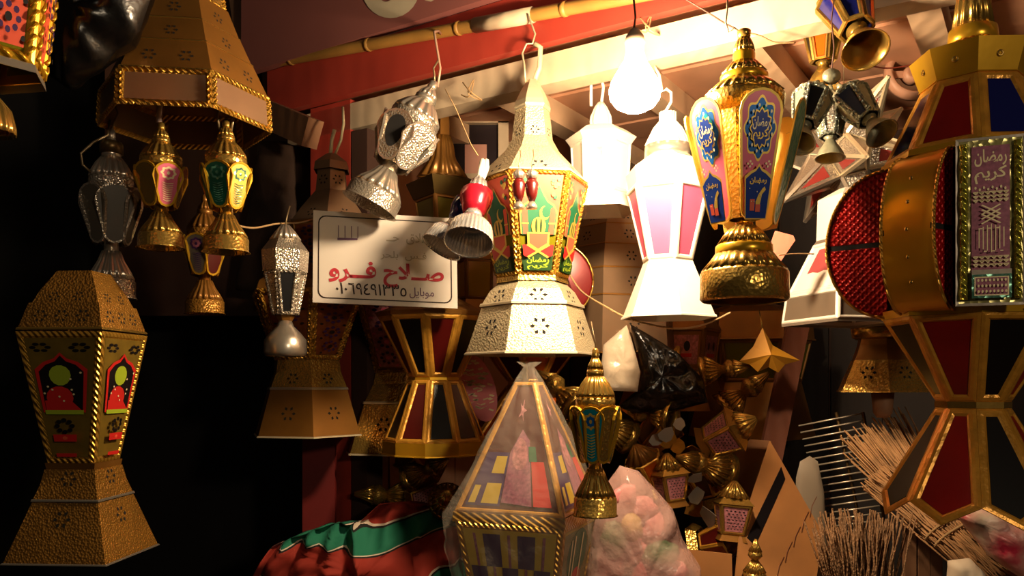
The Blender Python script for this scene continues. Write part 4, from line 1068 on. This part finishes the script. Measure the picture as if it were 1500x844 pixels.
# loose foil pieces and leaves in the heap
for k in range(16):
    x, y = 925 + random.random()*140, 620 + random.random()*190; Y = 1.9 + random.random()*.14
    b = MB(); r = (10 + 14*random.random())*Y/F
    pts = [Vector((r*math.cos(a)*random.uniform(.6, 1.1), 0, r*math.sin(a)*random.uniform(.6, 1.1))) for a in [2*math.pi*i/7 for i in range(7)]]
    b.plate(pts, (0, -1, 0), .002); o = b.build('foil_scrap', random.choice([BRASS_D, mat('grey card scrap', '#8e8378', 0, .6), GOLD_O, mat('grey card scrap', '#8e8378')]))
    o.location = at(x, y, Y); o.rotation_euler = (random.uniform(-.8, .8), random.uniform(-1, 1), random.uniform(-.9, .9))
    tagit(o, 'crumpled scrap of foil or card in the heap of small lanterns', 'scrap', 'scraps in the lantern heap')
# --- carton
ct = thing('cardboard_carton', 'open brown cardboard carton with a raised printed flap', 'carton', at(1040, 905, 1.95)); ofs = Vector(ct.location)
def cplate(pts, nm, par, m=CARD, t=.004, nrm=(0, -1, 0)):
    b = MB(); b.plate([at(x, y, Y) - ofs for x, y, Y in pts], nrm, t); return b.build(nm, m, par)
f0, f1, f2 = at(1128, 646, 1.98), at(1206, 782, 1.90), at(1072, 900, 1.74); fn_ = (f1 - f0).cross(f2 - f0).normalized()
if fn_.y > 0: fn_ = -fn_
def onflap(x, y, o=0.0):
    d = at(x, y, 1.0) - Vector((0, 0, CZ)); return Vector((0, 0, CZ)) + d*((f0 - Vector((0, 0, CZ))).dot(fn_)/d.dot(fn_)) + fn_*o - ofs
b = MB(); b.plate([onflap(x, y) for x, y in ((1128, 646), (1206, 782), (1188, 900), (1072, 900), (1084, 778))], fn_, .004); fl = b.build('flap', CARD, ct)
b = MB(); b.plate([onflap(x, y, .0012) for x, y in ((1144, 684), (1150, 702), (1106, 800), (1094, 788))], fn_, .001); b.build('printed_stripe', BLACK_P, fl)
for k in range(5):
    x, y = 1138 + 12*k, 846 - 22*k; b = MB(); b.tube([onflap(x, y, .001), onflap(x + 3, y - 16, .001), onflap(x + 10, y - 30, .001)], .0009, 5); b.build('printed_mark', mat('carton ink', '#6b3c22', 0, .7), fl)
cplate([(955, 800, 1.78), (1072, 812, 1.74), (1075, 950, 1.74), (955, 938, 1.78)], 'front_wall', ct)
cplate([(1050, 640, 2.14), (1130, 646, 2.0), (1090, 760, 1.98), (1040, 700, 2.14)], 'back_flap', ct, mat('dark cardboard', '#6b4424', 0, .8))
# --- pale rounded board
b = pillow([(1166, 700), (1172, 676), (1186, 668), (1198, 676), (1207, 720), (1212, 800), (1214, 900), (1160, 900)], 2.0, .012, rings=4); solo(b, 'rounded_board', mat('pale grey board', '#9b8b78', 0, .5, var=.15), 'pale round-topped board leaning behind the carton', 'board')
# --- wire rack
rk = thing('wire_rack', 'tilted chrome wire rack standing behind the brooms', 'rack', at(1240, 785, 2.02)); ofs = Vector(rk.location)
RODM = mat('rack chrome', '#c9bba6', .6, .3)
for k in range(17):
    t = k/16; p0 = at(1170 + 45*t, 624 + 158*t, 2.06) - ofs; p1 = at(1262 + 34*t, 606 + 166*t, 2.0) - ofs
    b = MB(); b.tube([p0, p1], .0022, 6); b.build('rod', RODM, rk)
for xa, xb, Y in ((1264, 1298, 2.0), (1225, 1262, 2.03)):
    b = MB(); b.tube([at(xa, 604, Y) - ofs, at(xb, 776, Y) - ofs], .004, 6); b.build('side_rail', DARK_BRONZE, rk)
# --- brooms
def broom(name, label, A, B, w0, w1, n, m, band, spread=.02, curl=.0, parts=True):
    A, B = Vector(A), Vector(B); r = thing(name, label, 'broom', B, 'straw brooms'); d = (B - A); side = d.cross(Vector((0, 1, 0))).normalized(); out = side.cross(d).normalized()
    b = MB()
    for k in range(n):
        a, c = random.uniform(-1, 1), random.uniform(-1, 1); e = random.uniform(.8, 1.05)
        p0 = A + side*(w0*a) + out*(w0*.35*c); p1 = A + d*e + side*(w1*a + random.uniform(-spread, spread)) + out*(w1*.4*c)
        mid = p0.lerp(p1, .5) + side*random.uniform(-curl, curl)
        b.tube([p0 - B, mid - B, p1 - B], .0018, 4)
    o = b.build('straw', m, r); o['kind'] = 'stuff'
    for t in band:
        c = A + d*t - B; ww = (w0 + (w1 - w0)*t)*1.06; b = MB(); b.tube([c + side*ww*math.cos(x) + out*(ww*.42*math.sin(x)) for x in [2*math.pi*i/16 for i in range(17)]], .003, 5); b.build('binding', ROPE, r)
    return r
broom('straw_broom', 'straw broom lying diagonally behind the foot of the giant lantern', at(1400, 790, 1.78), at(1275, 625, 1.95), .035, .075, 170, STRAW, (.12, .3))
broom('straw_broom', 'straw broom with loose wiry ends below the giant lantern', at(1300, 690, 1.86), at(1470, 850, 1.6), .07, .03, 150, STRAW, (.55, .62), .03, .02)
broom('reed_bundle', 'upright bundle of knobbly reeds at the bottom right of the carton', at(1262, 900, 1.72), at(1258, 752, 1.74), .05, .085, 150, mat('reed', '#8f6844', 0, .75, 'cells', 160, .8, .4, 40), (.1,), .03, .015)
for k, x in enumerate((1332, 1352, 1370)):
    b = MB(); b.box(at(x, 830, 1.85), (.026, .012, .24)); solo(b, 'wooden_lath', PLANK_P, 'thin wooden lath, %s of three beside the reed bundle' % ('left', 'middle', 'right')[k], 'lath', 'laths beside the reeds')
# --- bags lower right
solo(pillow([(1400, 752), (1440, 742), (1480, 750), (1520, 775), (1530, 870), (1500, 850), (1450, 815)], 1.55, .04, .014, 30), 'plastic_bag', mat('red striped bag', '#d9cdb6', 0, .35, 'noise', 40, .6, col2='#c6304a', vscale=14), 'white bag with red stripes at the lower right corner', 'bag')
solo(pillow([(1450, 712), (1475, 700), (1510, 704), (1520, 750), (1470, 752)], 1.62, .03, .01, 30), 'plastic_bag', mat('blue bag', '#2b3f8c', 0, .3, 'noise', 40, .6), 'small blue plastic bag behind the foot of the giant lantern', 'bag')
solo(pillow([(1392, 822), (1420, 818), (1440, 838), (1436, 870), (1390, 870)], 1.6, .03, .008, 30), 'paper_wad', mat('pale paper', '#c9b69e', 0, .7), 'crumpled pale paper wad below the brooms', 'paper')
# --- bags behind the teal paneled lantern
solo(pillow([(918, 476), (926, 500), (938, 545), (934, 574), (884, 572), (880, 540), (884, 505)], 1.96, .025, .01, 35, rings=8), 'plastic_bag', PLASTIC_W, 'milky plastic bag tied above the black bag', 'bag')
solo(pillow([(922, 474), (950, 490), (990, 515), (1030, 555), (1036, 590), (980, 604), (930, 606), (905, 596), (936, 575), (940, 545), (930, 505)], 2.02, .04, .02, 28, rings=9), 'plastic_bag', PLASTIC_B, 'crumpled black plastic bag beside the milky bag', 'bag')
# --- lanterns deep in the stall
L = Lantern('tiered_lantern', 'brown tiered pierced lantern deep in the stall behind the pink paned lantern', 900, 520, 2.2, 6, 20)
tp = [(310, 42, 338, 62), (338, 63, 368, 74), (368, 75, 402, 84), (402, 85, 440, 88), (440, 89, 520, 96)]
for y0, h0, y1, h1 in tp: L.poly([(y0, h0), (y1, h1)], TAUPE, 'tier', lip=2, lipmat=BRASS_D, flowers=[(0, .5, 8, (0,))])
L.poly([(286, 10), (300, 30), (310, 42)], TAUPE, 'spire')
L = Lantern('drum_lantern', 'dark red round drum lantern edge right of the big middle lantern', 812, 470, 1.99, 6, 0)
b = MB(); s_ = L.sc
b.lathe([(.03, 52*s_), (.026, 56*s_), (-.026, 56*s_), (-.03, 52*s_)], seg=36, cap=True); MX = Matrix.Rotation(R_(90), 4, 'X'); b.v = [tuple((MX @ Vector(v)) + Vector((0, 0, L.z(414)))) for v in b.v]; b.build('drum', mat('maroon enamel', '#6b1618', .2, .35), L.root)
b = MB(); b.tube([(56*s_*math.cos(a), -.03, L.z(414) + 56*s_*math.sin(a)) for a in [2*math.pi*k/32 for k in range(33)]], 1.6*s_, 6); b.build('rim', BRASS, L.root)
L = Lantern('printed_box_lantern', 'brass lantern with pink dotted print deep behind the black bag', 985, 545, 2.35, 6, 10)
L.panes(484, 70, 545, 62, [BRASS_D], BRASS_D, 5, prints=[[(ROSE_P, rect(-.9, .1, .9, .9)), (BLACK_P, ell(-.4, .4, .12, .12)), (BLACK_P, ell(.35, .4, .16, .14)), (RED_P, rect(-.6, .6, .6, .7))]]); L.poly([(450, 50), (484, 72)], BRASS_D, 'shoulder'); L.poly([(545, 62), (600, 80)], BRASS_D, 'skirt')
L = Lantern('broad_lantern', 'broad dull gold lantern deep behind the yellow star ornament', 1100, 560, 2.55, 6, 0)
L.poly([(448, 40), (462, 84), (500, 88)], BRASS_D, 'lid', lip=2); L.panes(500, 84, 560, 70, [OLIVE_G], BRASS_D, 6); L.poly([(560, 70), (640, 90)], BRASS_D, 'skirt')
L = Lantern('amber_lantern', 'amber glass lantern between the white sign and the big middle lantern', 695, 470, 2.2, 4, 20)
L.panes(382, 30, 440, 28, [mat('amber glass', '#b08a18', 0, .15, trans=.3)], BRASS_D, 4); L.poly([(440, 28), (470, 44)], BRASS_D, 'skirt', lip=2); L.poly([(350, 16), (382, 34)], BRASS_D, 'lid')
# yellow star ornament
b = MB(); Y = 2.05; sp = [(1117, 480), (1132, 506), (1172, 528), (1150, 534), (1140, 546), (1126, 538), (1110, 545), (1098, 534), (1083, 529), (1103, 508)]
c0 = at(1124, 520, Y)
b.add([at(x, y, Y) - c0 for x, y in sp] + [Vector((0, -.03, 0)), Vector((0, .03, 0))], [(i, (i+1) % 10, 10) for i in range(10)] + [((i+1) % 10, i, 11) for i in range(10)])
so = b.build('star_ornament', mat('yellow felt', '#b9801c', .1, .6, var=.2)); so.location = c0; tagit(so, 'yellow star shaped ornament hanging below the large brass lantern', 'ornament')
b = MB(); b.tube([at(1117, 481, Y) - c0, at(1115, 470, Y) - c0, at(1112, 455, Y + .1) - c0], .0015, 5); b.build('loop', BRASS, so)
b = MB(); b.bar(at(1170, 470, 2.3), at(1122, 700, 2.16), .06, .02, (0, -1, 0)); solo(b, 'brown_board', mat('red brown board', '#6d3a24', 0, .7, 'grain', 9, .2, .3), 'brown board leaning beside the yellow star ornament', 'board')
# pink tags
b = MB(); b.plate([at(x, y, 1.64) for x, y in ((1136, 338), (1162, 345), (1165, 352), (1143, 384), (1124, 372))], (0, -1, 0), .003); tg = solo(b, 'pink_tag', mat('salmon card', '#d9806a', 0, .5, 'noise', 80, .4), 'salmon pink cut card hanging behind the large brass lantern', 'card')
dl = thing('lace_card', 'pink oval card with white lace print left of the orange hourglass lantern', 'card', at(700, 612, 2.06)); ofs = Vector(dl.location)
b = MB(); b.plate([at(x, y, 2.06) - ofs for x, y in [(700 + 26*math.cos(a) + 12*math.sin(a), 568 + 50*math.sin(a)) for a in [2*math.pi*k/24 for k in range(24)]]], (0, -1, 0), .004); dc = b.build('card', mat('pink card', '#d97b80', 0, .5), dl)
b = MB()
for k in range(60):
    a, r_ = random.random()*6.28, random.random()**.5*.8; x = 700 + r_*(26*math.cos(a) + 12*math.sin(a)); y = 568 + r_*50*math.sin(a)
    b.add([at(x + 5*math.cos(q + k), y + 2.2*math.sin(q), 2.059) - ofs for q in (0, 1.6, 3.1, 4.7)], [(0, 1, 2, 3)])
b.build('lace_print', CREAM_P, dc)
# --- cords
def cord(name, pts, r, label, m=ROPE):
    P_ = [at(*p) for p in pts]; out = []
    for i in range(len(P_)-1):
        p0, p1, p2, p3 = P_[max(i-1, 0)], P_[i], P_[i+1], P_[min(i+2, len(P_)-1)]
        for k in range(6):
            t = k/6; out.append(.5*((2*p1) + (p2 - p0)*t + (2*p0 - 5*p1 + 4*p2 - p3)*t*t + (3*p1 - p0 - 3*p2 + p3)*t**3))
    out.append(P_[-1]); b = MB(); b.tube(out, r, 6); return tagit(b.build(name, m), label, 'cord')
cord('cord', [(345, 330, 1.66), (372, 334, 1.72), (405, 328, 1.78), (440, 326, 1.84), (462, 320, 1.9)], .0022, 'pale cord running from the small brass lanterns to the white sign')
cord('cord', [(828, 390, 1.95), (850, 425, 1.9), (885, 448, 1.8), (925, 468, 1.76), (985, 481, 1.74), (1030, 476, 1.72), (1070, 458, 1.68)], .0022, 'pale twisted cord sagging below the pink paned lantern')
cord('cord', [(1085, 46, 1.52), (1112, 52, 1.54), (1135, 62, 1.56), (1165, 62, 1.58)], .0016, 'short pale wire tied to the tip of the large brass lantern')
cord('cord', [(1270, 95, 1.9), (1300, 100, 1.95), (1340, 95, 1.96), (1385, 90, 1.97)], .0018, 'reddish wire running to the round ceiling fitting', mat('red wire', '#8a3a2a', 0, .6))
cord('cord', [(996, -6, 1.5), (1030, 14, 1.5), (1062, 34, 1.51), (1078, 42, 1.51)], .0014, 'dark twisted wire crossing the pale beam', mat('brown cord', '#4a2a1c'))
cord('cord', [(1140, 374, 1.6), (1165, 372, 1.62), (1192, 372, 1.64)], .0014, 'thin pale wire between the salmon card and the white tin lantern')
for k, (x, y, Y) in enumerate(((690, 135, 1.90), (950, 40, 1.69))):
    cord('wire_tie', [(x - 12, y - 14, Y), (x, y, Y - .03), (x + 16, y + 12, Y), (x - 4, y + 2, Y - .02), (x + 4, y - 18, Y), (x - 2, y + 6, Y - .02), (x - 14, y + 4, Y)], .0016, 'twisted wire tie round the pale beam, ' + ('left of the big middle lantern', 'right of the bulb')[k])
# --- round fitting, mirror, timber
rf = thing('round_fitting', 'round pale plastic fitting hanging from the ceiling behind the giant lantern', 'fitting', at(1335, 150, 2.0)); ofs = Vector(rf.location); s_ = 2.0/F
MX = Matrix.Rotation(R_(78), 4, 'X'); cz = Vector((0, 0, 40*s_))
for nm, prof in (('ring', [(.012, 30*s_), (.02, 36*s_), (0, 40*s_), (-.012, 38*s_), (-.012, 30*s_)]), ('hub', [(.015, 8*s_), (.015, 12*s_), (-.01, 14*s_)])):
    b = MB(); b.lathe(prof, seg=28, cap=nm == 'hub'); b.v = [tuple((MX @ Vector(v)) + cz) for v in b.v]; b.build(nm, mat('pinkish plastic', '#b98a70', 0, .5), rf)
b = MB(); b.box(cz, (70*s_, .008, 10*s_)); b.build('bracket', mat('pinkish plastic', '#b98a70'), rf)
mr = thing('framed_mirror', 'pale framed dark mirror leaning on the side wall inside the stall', 'mirror', at(700, 262, 2.45)); ofs = Vector(mr.location)
b = MB()
for (x0, y0, x1, y1) in ((660, 168, 745, 182), (730, 168, 745, 270), (655, 168, 664, 270), (660, 256, 745, 270)): b.box((at((x0+x1)/2, (y0+y1)/2, 2.45) - ofs), ((x1-x0)*2.45/F, .03, (y1-y0)*2.45/F))
b.build('frame', BEAM_W, mr)
b = MB(); b.box(at(702, 219, 2.46) - ofs, (84*2.45/F, .008, 90*2.45/F)); b.build('glass', mat('dark mirror', '#2b2326', .1, .2), mr)
b = MB(); b.box(at(697, 235, 2.45) - ofs, (32*2.45/F, .006, 46*2.45/F)); b.build('pink_card', mat('pale pink card', '#c08a78', 0, .6), mr)
b = MB(); b.bar(at(384, 164, 2.30), at(458, 196, 2.16), .05, .075); solo(b, 'timber_end', PLANK_P, 'rough timber beam end jutting left of the red post', 'timber')
solo(pillow([(378, 205), (455, 210), (458, 300), (440, 345), (400, 430), (345, 425), (360, 330), (372, 260)], 2.36, .05, .03, 10, rings=8), 'sackcloth', mat('dark brown sacking', '#3a2416', 0, .9, 'noise', 40, .4, .5, 6), 'dark brown sacking hanging left of the dim pierced lantern', 'cloth')
solo(pillow([(62, -30), (230, -30), (205, 45), (192, 62), (170, 75), (150, 100), (100, 130), (70, 110), (66, 60)], 1.42, .06, .025, 14, rings=8), 'plastic_bag', mat('glossy black plastic', '#060505', 0, .25, 'noise', 25, .6), 'big black plastic bag hanging left of the tiered brass lantern', 'bag')
